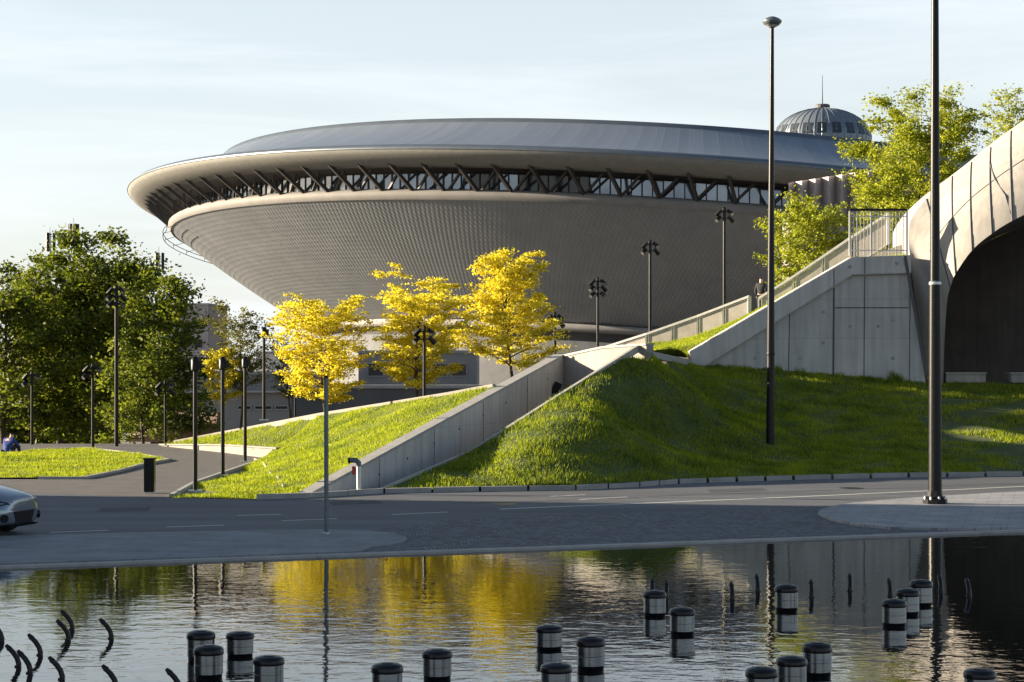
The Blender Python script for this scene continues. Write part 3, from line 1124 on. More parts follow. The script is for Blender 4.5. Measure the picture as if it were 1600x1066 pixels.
# ------------------------------------------------------------------ walls and stair
# long retaining wall (its far side holds the lawn)
n1 = Vector((W1b.y - W1a.y, -(W1b.x - W1a.x), 0)).normalized()    # towards the stair
rw = thing('retaining_wall', 'long sloping concrete retaining wall rising beside the sunlit lawn', 'wall', (W1a.x, W1a.y, 0))
b = MB()
b.prism([w1(-.01) + Vector((0, 0, -.3)), w1(1) + Vector((0, 0, -3.6)), w1(1), w1(-.01)], -n1 * .32)
b.build('wall_panel', M['concrete'], rw)
b = MB()
b.prism([w1(-.012) + n1 * .03 + Vector((0, 0, .01)), w1(1) + n1 * .03 + Vector((0, 0, .01)), w1(1) + n1 * .03 + Vector((0, 0, .09)), w1(-.012) + n1 * .03 + Vector((0, 0, .09))], -n1 * .38)
b.build('coping', M['stone_edge'], rw)
# form-tie holes and vertical joints
jb = MB()
for t_ in (.22, .42, .62, .82):
    p = w1(t_) + n1 * .004
    jb.bar(p + Vector((0, 0, -.02)), (p.x, p.y, -.2), .02, .01, up=(n1.x, n1.y, 0))
for t_ in np.arange(.12, .98, .1):
    for dz in (.45, 1.25):
        p = w1(float(t_)) + n1 * .005 + Vector((0, 0, -dz))
        MB().tube([p - n1 * .02, p + n1 * .006], .035, 8).build('tie_hole', M['black_metal'], rw)
jb.build('joint', M['building_dark'], rw)

# the short wall that closes the stair at its top: it looks at the sun
LW = [W(880, 558, 72), W(940, 545, 70.2), W(1010, 540, 68.6)]
lw = thing('stair_end_wall', 'pale sunlit concrete wall closing the top of the stair channel', 'wall', (LW[0].x, LW[0].y, 0))
b = MB()
off = Vector((.24, .18, 0))
for a, c in zip(LW[:-1], LW[1:]):
    b.prism([a + Vector((0, 0, -3.2)), Vector((c.x, c.y, 2.2 if c is not LW[-1] else 3.72)), c, a], off)
b.build('wall_panel', M['concrete_plain'], lw)
b = MB()
for a, c in zip(LW[:-1], LW[1:]):
    q = Vector((-.03, -.025, .006))
    b.prism([a + q, c + q, c + q + Vector((0, 0, .07)), a + q + Vector((0, 0, .07))], off * 1.25)
b.build('coping', M['stone_edge'], lw)

# stair between retaining wall and kerb
def on_kerb(p):
    """where the step that starts at p on the wall meets the kerb"""
    k = p.x / p.y
    for a_, c_ in zip(K[:-1], K[1:]):
        den = (c_.x - a_.x) - k * (c_.y - a_.y)
        u = (k * a_.y - a_.x) / den
        if -.001 <= u <= 1.001:
            return a_.lerp(c_, u)
    return K[0].copy() if k < K[0].x / K[0].y else K[-1].copy()


sb = MB()
ns = 26
for i in range(ns):
    t0, t1 = .1 + .88 * i / ns, .1 + .88 * (i + 1) / ns

    ra, rb_ = on_kerb(w1(t0)), on_kerb(w1(t1))
    z = min(ra.z, w1(t0).z) - .42
    a, b1 = w1(t0) + n1 * .01, w1(t1) + n1 * .01
    sb.prism([(a.x, a.y, z), (b1.x, b1.y, z), (rb_.x, rb_.y, z), (ra.x, ra.y, z)], (0, 0, -.6))
sto = sb.build('stair', M['concrete_plain'])
tag(sto, 'concrete stair flight sunk between the retaining wall and embankment kerb', 'stairs')

kk = MB()
for a, c in zip(K[:-1], K[1:]):
    kk.bar(a + Vector((0, 0, -.05)), c + Vector((0, 0, -.05)), .12, .22)
tag(kk.build('stair_kerb', M['stone_edge']), 'pale concrete kerb running up the stair beside the embankment', 'kerb')
lg = MB()
lg.bar(W(1004, 552, 70), W(1076, 567, 80.4), .22, .22)
tag(lg.build('edging_block', M['stone_edge']), 'short pale concrete edging block left of the sloping parapet', 'edging')
wl = thing('wedge_wall', 'low sunlit wedge-shaped concrete wall between footpath and lawn', 'wall', (WEDGE[0].x, WEDGE[0].y, 0))
b = MB()
for a, c in zip(WEDGE[:-1], WEDGE[1:]):
    b.prism([(a.x, a.y, -.2), (c.x, c.y, -.2), c + Vector((0, 0, .03)), a + Vector((0, 0, .03))], (.1, .16, 0))
M['toned_kerb'] = pm('toned_concrete', (0.20, 0.185, 0.165), (0.26, 0.24, 0.215), 1.5, .85, .2, 20)  # concrete colour darkened to hold back the direct sun on the wedge wall
b.build('wall_panel', M['toned_kerb'], wl)
b = MB()
for a, c in zip(WEDGE[:-1], WEDGE[1:]):
    b.bar(a + Vector((.03, .06, .055)), c + Vector((.03, .06, .055)), .26, .05)
b.build('coping', M['toned_kerb'], wl)
cr_ = MB()
for a, c in zip(CREST[:-1], CREST[1:]):
    cr_.bar(a + Vector((0, .06, -.02)), c + Vector((0, .06, -.02)), .12, .2)
tag(cr_.build('crest_kerb', M['toned_kerb']), 'thin pale kerb along the crest of the sunlit lawn', 'kerb')

wx = MB()
p = W(869, 607, 71.0)
wx.box(p, (.24, .16, .42), 0, Matrix.Rotation(R(25), 3, 'Y') @ Matrix.Rotation(R(-20), 3, 'Z'))
wx.box(p + Vector((.03, -.09, -.02)), (.18, .03, .34), 0, Matrix.Rotation(R(25), 3, 'Y') @ Matrix.Rotation(R(-20), 3, 'Z'))
wx.bar(p + Vector((0, .05, 0)), p + Vector((-.2, .5, -.05)), .05)
tag(wx.build('floodlight_box', M['black_metal'], bevel=.02), 'small black box light tilted against the top of the stair wall', 'light')

# ------------------------------------------------------------------ abutment
AD = 81.0
ab = thing('abutment', 'grey concrete bridge abutment with sloping parapet band above the embankment', 'wall', W(1250, 590, AD))
b = MB()
b.prism([W(1086, 578, AD), W(1083, 570, AD), W(1330, 424, AD), W(1421, 420, AD), W(1447, 604, AD), W(1300, 594, AD)], (0, .8, 0))
b.build('wall_panel', M['concrete'], ab)
M['parapet'] = concrete_mat('parapet_concrete', (0.60, 0.57, 0.54), (0.48, 0.455, 0.43), lines=False)
b = MB()
b.prism([W(1078, 549, AD - .22), W(1330, 402, AD - .22), W(1423, 398.5, AD - .22), W(1424, 427, AD - .22), W(1332, 430, AD - .22), W(1112, 566, AD - .22), W(1098, 575, AD - .22), W(1080, 572, AD - .22)], (0, 1.1, 0))
pp = b.build('parapet', M['parapet'], ab, bevel=.03)
jb = MB()
for (x1, y1, x2, y2, w_) in ((1303, 450, 1302, 588, .07), (1351, 432, 1350, 590, .03), (1422, 432, 1421, 595, .03), (1234, 490, 1232, 582, .03)):
    jb.bar(W(x1, y1, AD - .004), W(x2, y2, AD - .004), w_, .02, up=(0, 1, 0))
jb.bar(W(1305, 481, AD - .004), W(1420, 481, AD - .004), .04, .02, up=(0, 1, 0))
jb.build('joint', M['building_dark'], ab)
jb = MB()
for (x1, y1, x2, y2) in ((1303, 420, 1303, 447), (1351, 403, 1351, 428)):
    jb = MB()
    jb.bar(W(x1, y1, AD - .224), W(x2, y2, AD - .224), .03, .02, up=(0, 1, 0))
    jb.build('joint', M['building_dark'], ab)
for px, py, D in ((1286, 488, AD), (1286, 536, AD), (1328, 417, AD - .22), (1401, 412, AD - .22), (1250, 560, AD), (1180, 560, AD), (1395, 560, AD), (1395, 500, AD), (1328, 510, AD), (1372, 510, AD)):
    p = W(px, py, D)
    MB().tube([p + Vector((0, .02, 0)), p - Vector((0, .008, 0))], .07, 10).build('tie_hole', M['kerb'], ab)

# railing on top of the abutment
tr = thing('terrace_railing', 'white vertical-bar terrace railing with dark handrail above the abutment', 'railing', W(1370, 398, AD + .3))
a0, a1 = W(1328, 328, AD + .3), W(1417, 328, AD + .3)
zb = W(1370, 395, AD + .3).z
b = MB()
b.bar(a0, a1, .1, .09)
b.build('handrail', M['black_metal'], tr)
b = MB()
b.bar((a0.x, a0.y, zb + .09), (a1.x, a1.y, zb + .09), .04, .04)
b.bar((a0.x, a0.y, a0.z - .25), (a1.x, a1.y, a0.z - .25), .04, .04)
nb = 16
for i in range(nb + 1):
    x = a0.x + (a1.x - a0.x) * i / nb
    w_ = .07 if i in (0, 6, nb) else .028
    b.bar((x, a0.y, zb - .12), (x, a0.y, a0.z - .05), w_)
b.build('bars', M['rail_white'], tr)


# balustrades up the ramp
def balustrade(name, label, pts, h, n):
    t = thing(name, label, 'balustrade', pts[0])
    rail, post, pan = MB(), MB(), MB()
    for a, c in zip(pts[:-1], pts[1:]):
        rail.bar(a, c, .11, .09)
        m_ = max(1, int((c - a).length / 1.15))
        for i in range(m_):
            p, q = a.lerp(c, i / m_), a.lerp(c, (i + 1) / m_)
            dn = Vector((0, 0, -1))
            d = (q - p)
            pan.prism([p + d * .05 + dn * .14, q - d * .05 + dn * .14, q - d * .05 + dn * (h - .06), p + d * .05 + dn * (h - .06)], Vector((.015, .02, 0)))
            for s in (0, .09):
                post.bar(p + d * s, p + d * s + dn * h, .045)
            post.bar(p + dn * .1, q + dn * .1, .03)
            post.bar(p + dn * (h - .03), q + dn * (h - .03), .04)
    post.bar(pts[-1], pts[-1] - Vector((0, 0, h)), .14)
    rail.build('handrail', M['rail_white'], t)
    post.build('posts', M['rail_white'], t)
    pan.build('panel', M['rail_panel'], t)
    return t


balustrade('balustrade', 'lower run of pale panelled balustrade climbing above the grass verge', [W(935, 546, 90.3), W(1010, 522, 89.2), W(1090, 494, 88.4), W(1171, 463, 87.5)], .85, 0)
balustrade('balustrade', 'upper run of pale panelled balustrade climbing to the bridge terrace', [W(1186, 466, 87.3), W(1240, 432, 86.8), W(1330, 371, 86), W(1388, 334, 85.5)], 1.25, 0)
rb = MB()
RL = [W(935, 546, 90.3), W(1010, 522, 89.2), W(1090, 494, 88.4), W(1171, 463, 87.5), W(1240, 432, 86.8), W(1330, 371, 86), W(1420, 340, 85.2)]
for a, c in zip(RL[:-1], RL[1:]):
    q = Vector((.5, .9, 0))
    rb.prism([a + Vector((0, 0, -4)), c + Vector((0, 0, -4)), c + Vector((0, 0, -1.0)), a + Vector((0, 0, -1.0))], q * 3)
tag(rb.build('ramp', M['concrete_plain']), 'concrete ramp carrying the walkway behind the balustrades', 'ramp')

# ------------------------------------------------------------------ bridge with its curved shell
O_ = [(1449, 604), (1440, 540), (1432, 480), (1424, 420), (1420, 380), (1421, 350), (1436, 324), (1460, 299), (1488, 276), (1518, 254), (1548, 231), (1580, 205), (1622, 173), (1700, 125), (1800, 85), (1980, 40)]
I_ = [(1474, 604), (1474.5, 570), (1475.5, 540), (1477, 510), (1478.5, 488), (1480, 470), (1483, 455), (1487, 443), (1493, 428), (1519, 391), (1550, 365), (1582, 345), (1627, 325), (1710, 300), (1815, 283), (1990, 270)]
br_ = thing('bridge', 'curved concrete bridge shell with dark arched opening at right edge', 'bridge', W(1600, 600, 82))
rings = []
ns = 8
for i, (o_, i_) in enumerate(zip(O_, I_)):
    k = i / (len(O_) - 1)
    po, pi_ = W(o_[0], o_[1], 84.4 - 3 * k - 2.2 * max(0, min(1, (7 - i) / 4))), W(i_[0], i_[1], 81.6 - 3 * k)
    row = []
    for j in range(ns + 1):
        s = j / ns
        p = po.lerp(pi_, s)
        bul = math.sin(PI * s) ** .8 * .42 * min(1, .15 + max(0, i - 4) / 4)
        row.append(p + Vector((-.35 * bul, -bul, .55 * bul)))
    rings.append(row)
# resample along the arch for a smooth shell
def cat(pts, m_):
    res_ = []
    n_ = len(pts)
    for i in range(n_ - 1):
        p0, p1, p2, p3 = pts[max(i - 1, 0)], pts[i], pts[i + 1], pts[min(i + 2, n_ - 1)]
        for j in range(m_):
            t = j / m_
            res_.append(.5 * ((2 * p1) + (p2 - p0) * t + (2 * p0 - 5 * p1 + 4 * p2 - p3) * t * t + (3 * p1 - p0 - 3 * p2 + p3) * t ** 3))
    res_.append(pts[-1])
    return res_


cols_ = [cat([r[j] for r in rings], 4) for j in range(ns + 1)]
b = MB()
nr = len(cols_[0])
b.add([cols_[j][i] for i in range(nr) for j in range(ns + 1)], [(i * (ns + 1) + j, i * (ns + 1) + j + 1, (i + 1) * (ns + 1) + j + 1, (i + 1) * (ns + 1) + j) for i in range(nr - 1) for j in range(ns)])
b.build('fascia', M['concrete_bridge'], br_, smooth=True)
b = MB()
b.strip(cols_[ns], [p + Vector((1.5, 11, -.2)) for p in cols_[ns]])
b.build('soffit', M['concrete_shaded'], br_, smooth=True)
b = MB()
b.strip(cols_[0], [p + Vector((1.0, 9, .2)) for p in cols_[0]])
b.build('deck', M['concrete_bridge'], br_, smooth=True)
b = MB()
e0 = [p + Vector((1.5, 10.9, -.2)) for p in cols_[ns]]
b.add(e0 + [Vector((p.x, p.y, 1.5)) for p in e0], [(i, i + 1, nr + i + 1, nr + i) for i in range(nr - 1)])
b.build('end_wall', M['concrete_shaded'], br_)
jb = MB()
for i in (6.5, 8.0, 9.0, 10.0, 11.0, 12.0, 13.0):
    ii = int(i * 4)
    pts = []
    for j in range(ns + 1):
        p = cols_[j][min(ii, nr - 1)]
        pts.append(p + Vector((-.006, -.010, .006)))
    jb.tube(pts, .028, 5)
# a second, slanting crack joint
jb.tube([cols_[0][40] + Vector((0, -.01, .01)), cols_[2][40] + Vector((-.01, -.015, .01)), cols_[4][41] + Vector((-.01, -.015, .01)), cols_[6][43] + Vector((-.01, -.015, .01)), cols_[8][44] + Vector((0, -.01, 0))], .028, 5)
# long seam and the dark groove beside the abutment
jb.tube([cols_[4][i] + Vector((-.005, -.008, .005)) for i in range(22, nr)], .011, 4)
jb.bar(W(1414, 400, AD - .25), W(1447, 585, AD - .12), .11, .05, up=(0, 1, 0))
jb.build('joint', M['building_dark'], br_)
lgd = thing('ledge_block', 'pale low concrete block at the foot of the arch, left of the gap', 'block', W(1505, 597, 82))
MB().box(W(1507, 591, 82), (1.55, .5, .36)).build('block_body', M['concrete_plain'], lgd, bevel=.03)
MB().box(W(1507, 583, 81.98), (1.6, .58, .05)).build('cap', M['stone_edge'], lgd)
lgd2 = dup(lgd, W(1605, 597, 82) + Vector((.4, 0, 0)), 0, 'pale low concrete block at the foot of the arch, right of the gap', (1.5, 1, 1))
MB().box(W(1700, 605, 83.5), (18, 3, .5)).build('arch_floor', M['soil'])['kind'] = 'structure'

# ------------------------------------------------------------------ stadium
SX, SD, SZ, GX, GY = 25.1, 281.0, 17.8, -.082, -.061


def SP(r, th, w):
    x, y = r * math.sin(th), -r * math.cos(th)
    return Vector((SX + x, SD + y, SZ + w + GX * x + GY * y))


stadium = thing('stadium', 'huge saucer-shaped arena clad in grey tiles with blue metal roof', 'stadium', (SX, SD, -2))


def ring(prof, name, mat, n=288, th0=-PI, th1=PI, smooth=True, auto=None, parent=None, uv=False):
    me = bpy.data.meshes.new(name)
    parent = parent or stadium
    o = base_of(parent)
    vs, fs, uvs = [], [], []
    for i in range(n + 1):
        th = th0 + (th1 - th0) * i / n
        for r, w in prof:
            vs.append(tuple(SP(r, th, w) - o))
    m_ = len(prof)
    for i in range(n):
        for j in range(m_ - 1):
            fs.append((i * m_ + j, (i + 1) * m_ + j, (i + 1) * m_ + j + 1, i * m_ + j + 1))
            uvs += [(i / n, j / (m_ - 1)), ((i + 1) / n, j / (m_ - 1)), ((i + 1) / n, (j + 1) / (m_ - 1)), (i / n, (j + 1) / (m_ - 1))]
    me.from_pydata(vs, [], fs)
    me.materials.append(mat)
    ul = me.uv_layers.new(name='UVMap')
    for i, q in enumerate(uvs):
        ul.data[i].uv = q
    if smooth:
        me.polygons.foreach_set('use_smooth', [True] * len(me.polygons))
        if auto:
            me.set_sharp_from_angle(angle=R(auto))
    me.update()
    ob = bpy.data.objects.new(name, me)
    C.objects.link(ob)
    ob.parent = parent
    return ob


# tiled underside: real diamond tiles, each a low pyramid
def cone_r(s):
    return 51.5 + (69.5 - 51.5) * s


def cone_w(s):
    return -15.0 + 10.8 * s - .35 * math.sin(PI * s)


vs, fs = [], []
nth, nrow = 520, 30
o_ = base_of(stadium)
TH0, TH1 = R(-125), R(125)
nrm = Vector((10.8, -18.0)).normalized()      # outward normal in (r, w)


def cp3(u, s, lift=0.0):
    s = min(max(s, 0), 1)
    return SP(cone_r(s) + nrm.x * lift, TH0 + (TH1 - TH0) * u, cone_w(s) + nrm.y * lift)


for j in range(nrow + 1):
    for i in range(nth + 1):
        u = (i + (.5 if j % 2 else 0)) / nth
        s = j / nrow
        c = cp3(u, s - .004, .042)
        l_, r_ = cp3(u - .5 / nth, s), cp3(u + .5 / nth, s)
        dn, up = cp3(u, s - 1 / nrow), cp3(u, s + 1 / nrow)
        k = len(vs)
        vs += [tuple(q - o_) for q in (c, l_, dn, r_, up)]
        fs += [(k, k + 1, k + 2), (k, k + 2, k + 3), (k, k + 3, k + 4), (k, k + 4, k + 1)]
me = bpy.data.meshes.new('tiled_shell')
me.from_pydata(vs, [], fs)
me.materials.append(M['tile'])
bm_ = bmesh.new()
bm_.from_mesh(me)
bm_.faces.ensure_lookup_table()
bm_.to_mesh(me)
bm_.free()
me.update()
to = bpy.data.objects.new('tiled_shell', me)
C.objects.link(to)
to.parent = stadium
ring([(51.0, -15.2), (60, -9.9), (69.2, -4.4)], 'inner_shell', M['tile'])
ring([(69.6, -4.35), (69.95, -4.0), (69.9, -3.5), (69.5, -3.2), (67.2, -3.1)], 'window_ledge', M['render_shelf'])
ring([(67.4, -3.12), (67.4, -.9)], 'window_band', M['win_dark'], smooth=False)
ring([(67.0, -1.15), (68.6, -1.2), (71.4, -1.0)], 'shaded_soffit', M['strut'])  # near-black: the shadow under the rim is put into the colour
ring([(71.4, -1.25), (71.5, -1.3), (72.6, -1.22), (73.8, -.9), (74.6, -.5), (75.0, 0.0), (74.95, .12)], 'rim_soffit', M['render_tan'])
ring([(75.05, -.02), (75.1, .12), (74.6, .5), (74.1, .62)], 'rim_gutter', M['roof_trim'], n=330)
ring([(74.2, .55), (72.0, 1.05), (69.5, 1.9), (67, 2.95), (65, 3.95), (63.5, 4.9)], 'roof', M['roof_blue'])
ring([(63.6, 4.7), (63.3, 5.35), (62.8, 5.45), (62.2, 5.2)], 'roof_ring', M['roof_trim'])
ring([(62.4, 5.1), (52, 6.9), (40, 9.3), (28, 11.6), (16, 13.2), (6, 14), (.5, 14.2)], 'roof_cap', M['roof_trim'], n=96)
# lit patches of glazing: separate panes in front of the band, some blank panels
runs, last_b = [], None
mul = MB()
NP = 390
rr = random.Random(4)
for i in range(NP):
    t0, t1 = -PI + 2 * PI * i / NP, -PI + 2 * PI * (i + 1) / NP
    tm = (t0 + t1) / 2
    if abs(tm) > R(110):
        continue
    d = (t1 - t0) * .06
    px_ = 800 + F * SP(67.5, tm, -2).x / SP(67.5, tm, -2).y
    isb = 730 < px_ < 775 or 815 < px_ < 915
    if isb != last_b:
        runs.append((isb, MB()))
        last_b = isb
    tgt = runs[-1][1]
    e = rr.uniform(-.02, .02)
    e2 = rr.uniform(-.015, .015)
    tgt.add([SP(67.46 + e, t0 + d, -3.0), SP(67.46 - e, t1 - d, -3.0), SP(67.46 - e + e2, t1 - d, -1.25), SP(67.46 + e + e2, t0 + d, -1.25)], [(0, 1, 2, 3)])
    mul.bar(SP(67.55, t0, -3.05), SP(67.55, t0, -1.15), .09, .12)
m_gl = pm('window_glass', (0.11, 0.13, 0.165), (0.22, 0.25, 0.295), .25, 0.07, metallic=0.75)
for isb, r_ in runs:
    r_.build('blank_panels' if isb else 'window_panes', M['win_dark'] if isb else m_gl, stadium)
TM = [-R(110) + 2 * R(110) * i / 220 for i in range(221)]
for w_ in (-3.02, -1.2):
    mul.tube([SP(67.53, t, w_) for t in TM], .09, 4)
mul.build('mullions', M['strut'], stadium)
# raking struts between ledge and rim, and the braces behind them
NS = 114
for i in range(NS):
    th = -PI + 2 * PI * (i + .3) / NS
    if abs(th) > R(104):
        continue
    s = MB()
    a, c = SP(69.75, th, -3.35), SP(73.0, th - .95 / 71, -.85)
    s.bar(a, c, .30, .38)
    s.build('strut', M['strut'], stadium)
    s = MB()
    a, c = SP(68.5, th - .1 / 69, -3.15), SP(69.3, th + 2.0 / 69, -1.05)
    s.bar(a, c, .22, .26)
    s.build('brace', M['strut'], stadium)
# maintenance rail round the ledge, left side
rl = MB()
TH = [R(-140 + i * 3) for i in range(23)]
for w_ in (-4.75, -5.35):
    rl.tube([SP(70.6, t, w_) for t in TH], .05, 5)
for t in TH[::2]:
    rl.bar(SP(70.6, t, -4.7), SP(70.6, t, -5.4), .05)
    rl.bar(SP(70.6, t, -5.0), SP(69.2, t, -4.5), .06)
rl.build('maintenance_rail', M['strut'], stadium)
# foot of the saucer
ring([(51.7, -15.05), (51.9, -15.1), (51.9, -15.75), (50.5, -15.85)], 'base_band', M['building_grey'], n=128)
ring([(50.5, -15.8), (49.5, -16.0), (49.5, -17.6)], 'base_recess', M['building_dark'], n=96)
ring([(49.4, -17.0), (54, -17.1), (54.2, -17.2), (54.2, -23)], 'podium', pm('podium_stone', (0.10, 0.105, 0.115), (0.14, 0.145, 0.155), .8, .8, .1, 8), n=96)
# cupola on the roof
CUP = W(1285, 214, 281) + Vector((0, 0, -.3))
cu = thing('cupola', 'tmp', 'tmp', CUP)
for k in ('label', 'category'):
    del cu[k]
cu.parent = stadium
cu.location = CUP - stadium.location
b = MB()
Rc, Hc = 6.45, 4.1
prof = [(Rc * math.cos(a), Hc * math.sin(a)) for a in [R(x) for x in (-8, 0, 10, 20, 30, 40, 50, 60, 70, 80, 86)]]
cn = 48
for r, z in prof:
    for k in range(cn):
        a = 2 * PI * k / cn
        b.v.append((CUP.x + r * math.cos(a), CUP.y + r * math.sin(a), CUP.z + z))
for i in range(len(prof) - 1):
    for k in range(cn):
        k2 = (k + 1) % cn
        b.f.append((i * cn + k, i * cn + k2, (i + 1) * cn + k2, (i + 1) * cn + k))
M['cupola_skin'] = pm('cupola_skin', (0.17, 0.20, 0.235), (0.21, 0.245, 0.28), .9, .4, metallic=.35)
b.build('cupola_shell', M['cupola_skin'], cu, smooth=True)
ribs = MB()
for k in range(40):
    a = 2 * PI * k / 40
    ribs.tube([(CUP.x + (r + .02) * math.cos(a), CUP.y + (r + .02) * math.sin(a), CUP.z + z + .02) for r, z in prof], .03, 4)
ribs.build('ribs', M['cupola_skin'], cu)
for k in range(20):
    a = 2 * PI * (k + .5) / 20
    wv_ = MB()
    P_ = []
    for el in (R(3), R(23)):
        for s in (-.5, .5):
            aa = a + s * 2 * PI / 20 * .6
            P_.append((CUP.x + (Rc + .05) * math.cos(el) * math.cos(aa), CUP.y + (Rc + .05) * math.cos(el) * math.sin(aa), CUP.z + (Hc + .05) * math.sin(el)))
    wv_.prism([P_[0], P_[1], P_[3], P_[2]], (math.cos(a) * .05, math.sin(a) * .05, .02))
    if math.sin(a) < .35:
        wv_.build('window', M['cupola_glass'], cu)
b = MB()
b.lathe((CUP.x, CUP.y, CUP.z + Hc - .1), [(1.0, 0), (1.0, .5), (.8, .62)], 16)
b.lathe((CUP.x, CUP.y, CUP.z + Hc), [(.09, .4), (.06, 2.2), (.035, 4.4)], 8)
b.build('finial', M['building_dark'], cu)

# ------------------------------------------------------------------ buildings behind
def bld(name, label, D, x0, x1, ytop, depth, mat, zbase=-2.1, cat='building'):
    a, c = W(x0, ytop, D), W(x1, ytop, D)
    t = thing(name, label, cat, ((a.x + c.x) / 2, D, zbase))
    MB().box(((a.x + c.x) / 2, D + depth / 2, (a.z + zbase) / 2), (c.x - a.x, depth, a.z - zbase)).build('wall', mat, t)
    MB().box(((a.x + c.x) / 2, D + depth / 2, a.z + .1), (c.x - a.x + .3, depth + .3, .2)).build('roof', M['kerb'], t)
    return t


def window(t, D, x0, x1, y0, y1, mat=None):
    a, c = W(x0, y1, D - .03), W(x1, y0, D - .03)
    w = MB().box(((a.x + c.x) / 2, D - .02, (a.z + c.z) / 2), (c.x - a.x, .06, c.z - a.z)).build('window', mat or M['win_dark'], t)
    fr = MB()
    ctr = Vector(((a.x + c.x) / 2, D - .06, (a.z + c.z) / 2))
    fr.bar((a.x, D - .06, a.z), (c.x, D - .06, a.z), .08)
    fr.bar((a.x, D - .06, c.z), (c.x, D - .06, c.z), .08)
    n = max(1, int((c.x - a.x) / 1.2))
    for i in range(n + 1):
        x = a.x + (c.x - a.x) * i / n
        fr.bar((x, D - .06, a.z), (x, D - .06, c.z), .07)
    fr.build('frame', M['kerb'], w)
    return w


t = bld('tower_block', 'pinkish grey tower block rising behind the big green trees', 210, 60, 325, 477, 14, M['building_pink'])
for yy in (500, 530, 560, 590):
    for xx in (100, 140, 180, 225, 283, 303):
        window(t, 210, xx, xx + 14, yy, yy + 14)
t = bld('low_building', 'low grey concrete building with window slots beyond the footpath', 140, 252, 480, 585, 18, M['building_grey'])
for x0, x1, y0, y1 in ((285, 300, 596, 602), (303, 318, 596, 602), (322, 334, 596, 602), (372, 392, 634, 640), (398, 425, 634, 640), (430, 450, 634, 640), (455, 470, 634, 640)):
    window(t, 140, x0, x1, y0, y1)
MB().box(W(400, 612, 139.6), (9, .7, .12)).build('ledge', M['stone_edge'], t)
en = thing('entrance_pavilion', 'brown faceted entrance pavilion under the edge of the big trees', 'pavilion', W(270, 690, 131) )
b = MB()
P = lambda x, y, d=131: W(x, y, d)
b.add([P(198, 652), P(232, 640, 133), P(340, 646), P(338, 662), P(262, 668, 128.5), P(200, 683, 130), P(196, 690), P(282, 692, 130), P(300, 655, 134)],
      [(0, 1, 4), (1, 2, 3), (1, 3, 4), (0, 4, 5), (5, 4, 7), (5, 7, 6), (4, 3, 8), (4, 8, 7)])
b.build('canopy', M['brown_clad'], en)
MB().box(P(312, 672, 132), (2.4, .4, 1.9)).build('side_wall', M['brown_clad'], en)
MB().box(P(290, 672, 134), (4.4, .3, 2.2)).build('glazed_front', M['win_dark'], en)
sg = thing('kiosk', 'small pale kiosk with white fascia board beneath the big trees', 'kiosk', W(165, 698, 128))
MB().box(W(160, 675, 128), (1.5, 2, 1.8)).build('wall', M['building_grey'], sg)
MB().box(W(160, 654, 127), (1.7, 2.2, .55)).build('fascia', M['building_white'], sg)
MB().box(W(166, 679, 126.9), (.55, .12, 1.35)).build('door', M['building_dark'], sg)
t = bld('white_building', 'whitish flat-roofed building between the thin tree and first yellow tree', 170, 400, 470, 553, 16, M['building_white'])
for x0 in (412, 430):
    window(t, 170, x0, x0 + 15, 580, 598)
t = bld('dark_wall', 'long dark grey boundary wall behind the yellow trees', 126, 455, 760, 607, 1, M['building_dark'], -2.1, 'wall')
t = bld('glazed_building', 'dark glazed low building half hidden behind the yellow trees', 150, 560, 745, 552, 12, M['building_grey'])
for x0 in (575, 605, 640, 675, 705):
    window(t, 150, x0, x0 + 24, 568, 588)

# building with folded mesh cladding on the right
mb_ = thing('mesh_clad_building', 'low building with folded perforated metal screen behind the right-hand trees', 'building', W(1310, 420, 150))
zig, dark = MB(), MB()
zt, zb_ = 0, 0
n = 18
pts = []
for i in range(n + 1):
    px = 1232 + (1420 - 1232) * i / n
    yt = 286 - 30 * i / n
    p = W(px, yt, 150 + (1.1 if i % 2 else 0))
    pts.append(p)
zig.strip(pts, [Vector((p.x, p.y, 5.0)) for p in pts])
zig.build('screen', M['mesh_clad'], mb_)
MB().box(W(1330, 360, 157) * 0 + Vector((W(1330, 360, 157).x, 157, 6.0)), (9.2, 8, 16)).build('wall', M['building_grey'], mb_)


# masts on the tower block
def antenna(px, ytop, ybot, D, n, label):
    a = W(px, ytop, D)
    c = W(px, ybot, D)
    t = thing('antenna_mast', label, 'antenna', c, 'phone masts above the big trees')
    MB().tube([c, a], .12, 8).build('pole', M['galvanised'], t)
    for k in range(n):
        an = 2 * PI * k / n + .3
        q = MB()
        ctr = a + Vector((math.cos(an) * .42, math.sin(an) * .42, -.95))
        q.box(ctr, (.28, .2, 1.9), an)
        q.bar(ctr, (a.x, a.y, ctr.z), .07)
        q.build('panel_antenna', M['black_metal'], t)
    MB().tube([a, a + Vector((0, 0, .6))], .03, 5).build('rod', M['galvanised'], t)


antenna(78, 364, 478, 214, 3, 'leftmost phone mast with slim dark panels above the trees')
antenna(115, 350, 478, 216, 5, 'taller phone mast with clustered dark panels above the trees')
antenna(248, 395, 478, 218, 3, 'phone mast glimpsed at the right shoulder of the big trees')

# the slab of flats left of the picture whose shadow lies on the road and pool
FLY = 1.6
fl = thing('apartment_slab', 'long slab of flats standing left of the road outside the picture', 'building', (-55, 25, -.1))
MB().box((-55, 25.2 + FLY, 10), (12, 70, 20.4)).build('wall', M['building_grey'], fl)
for k in range(6):
    wv_ = MB()
    for j in range(20):
        wv_.box((-48.97, -8 + j * 3.4, 2 + k * 3.1), (.1, 1.8, 1.5))
    wv_.build('window_row', M['win_dark'], fl)


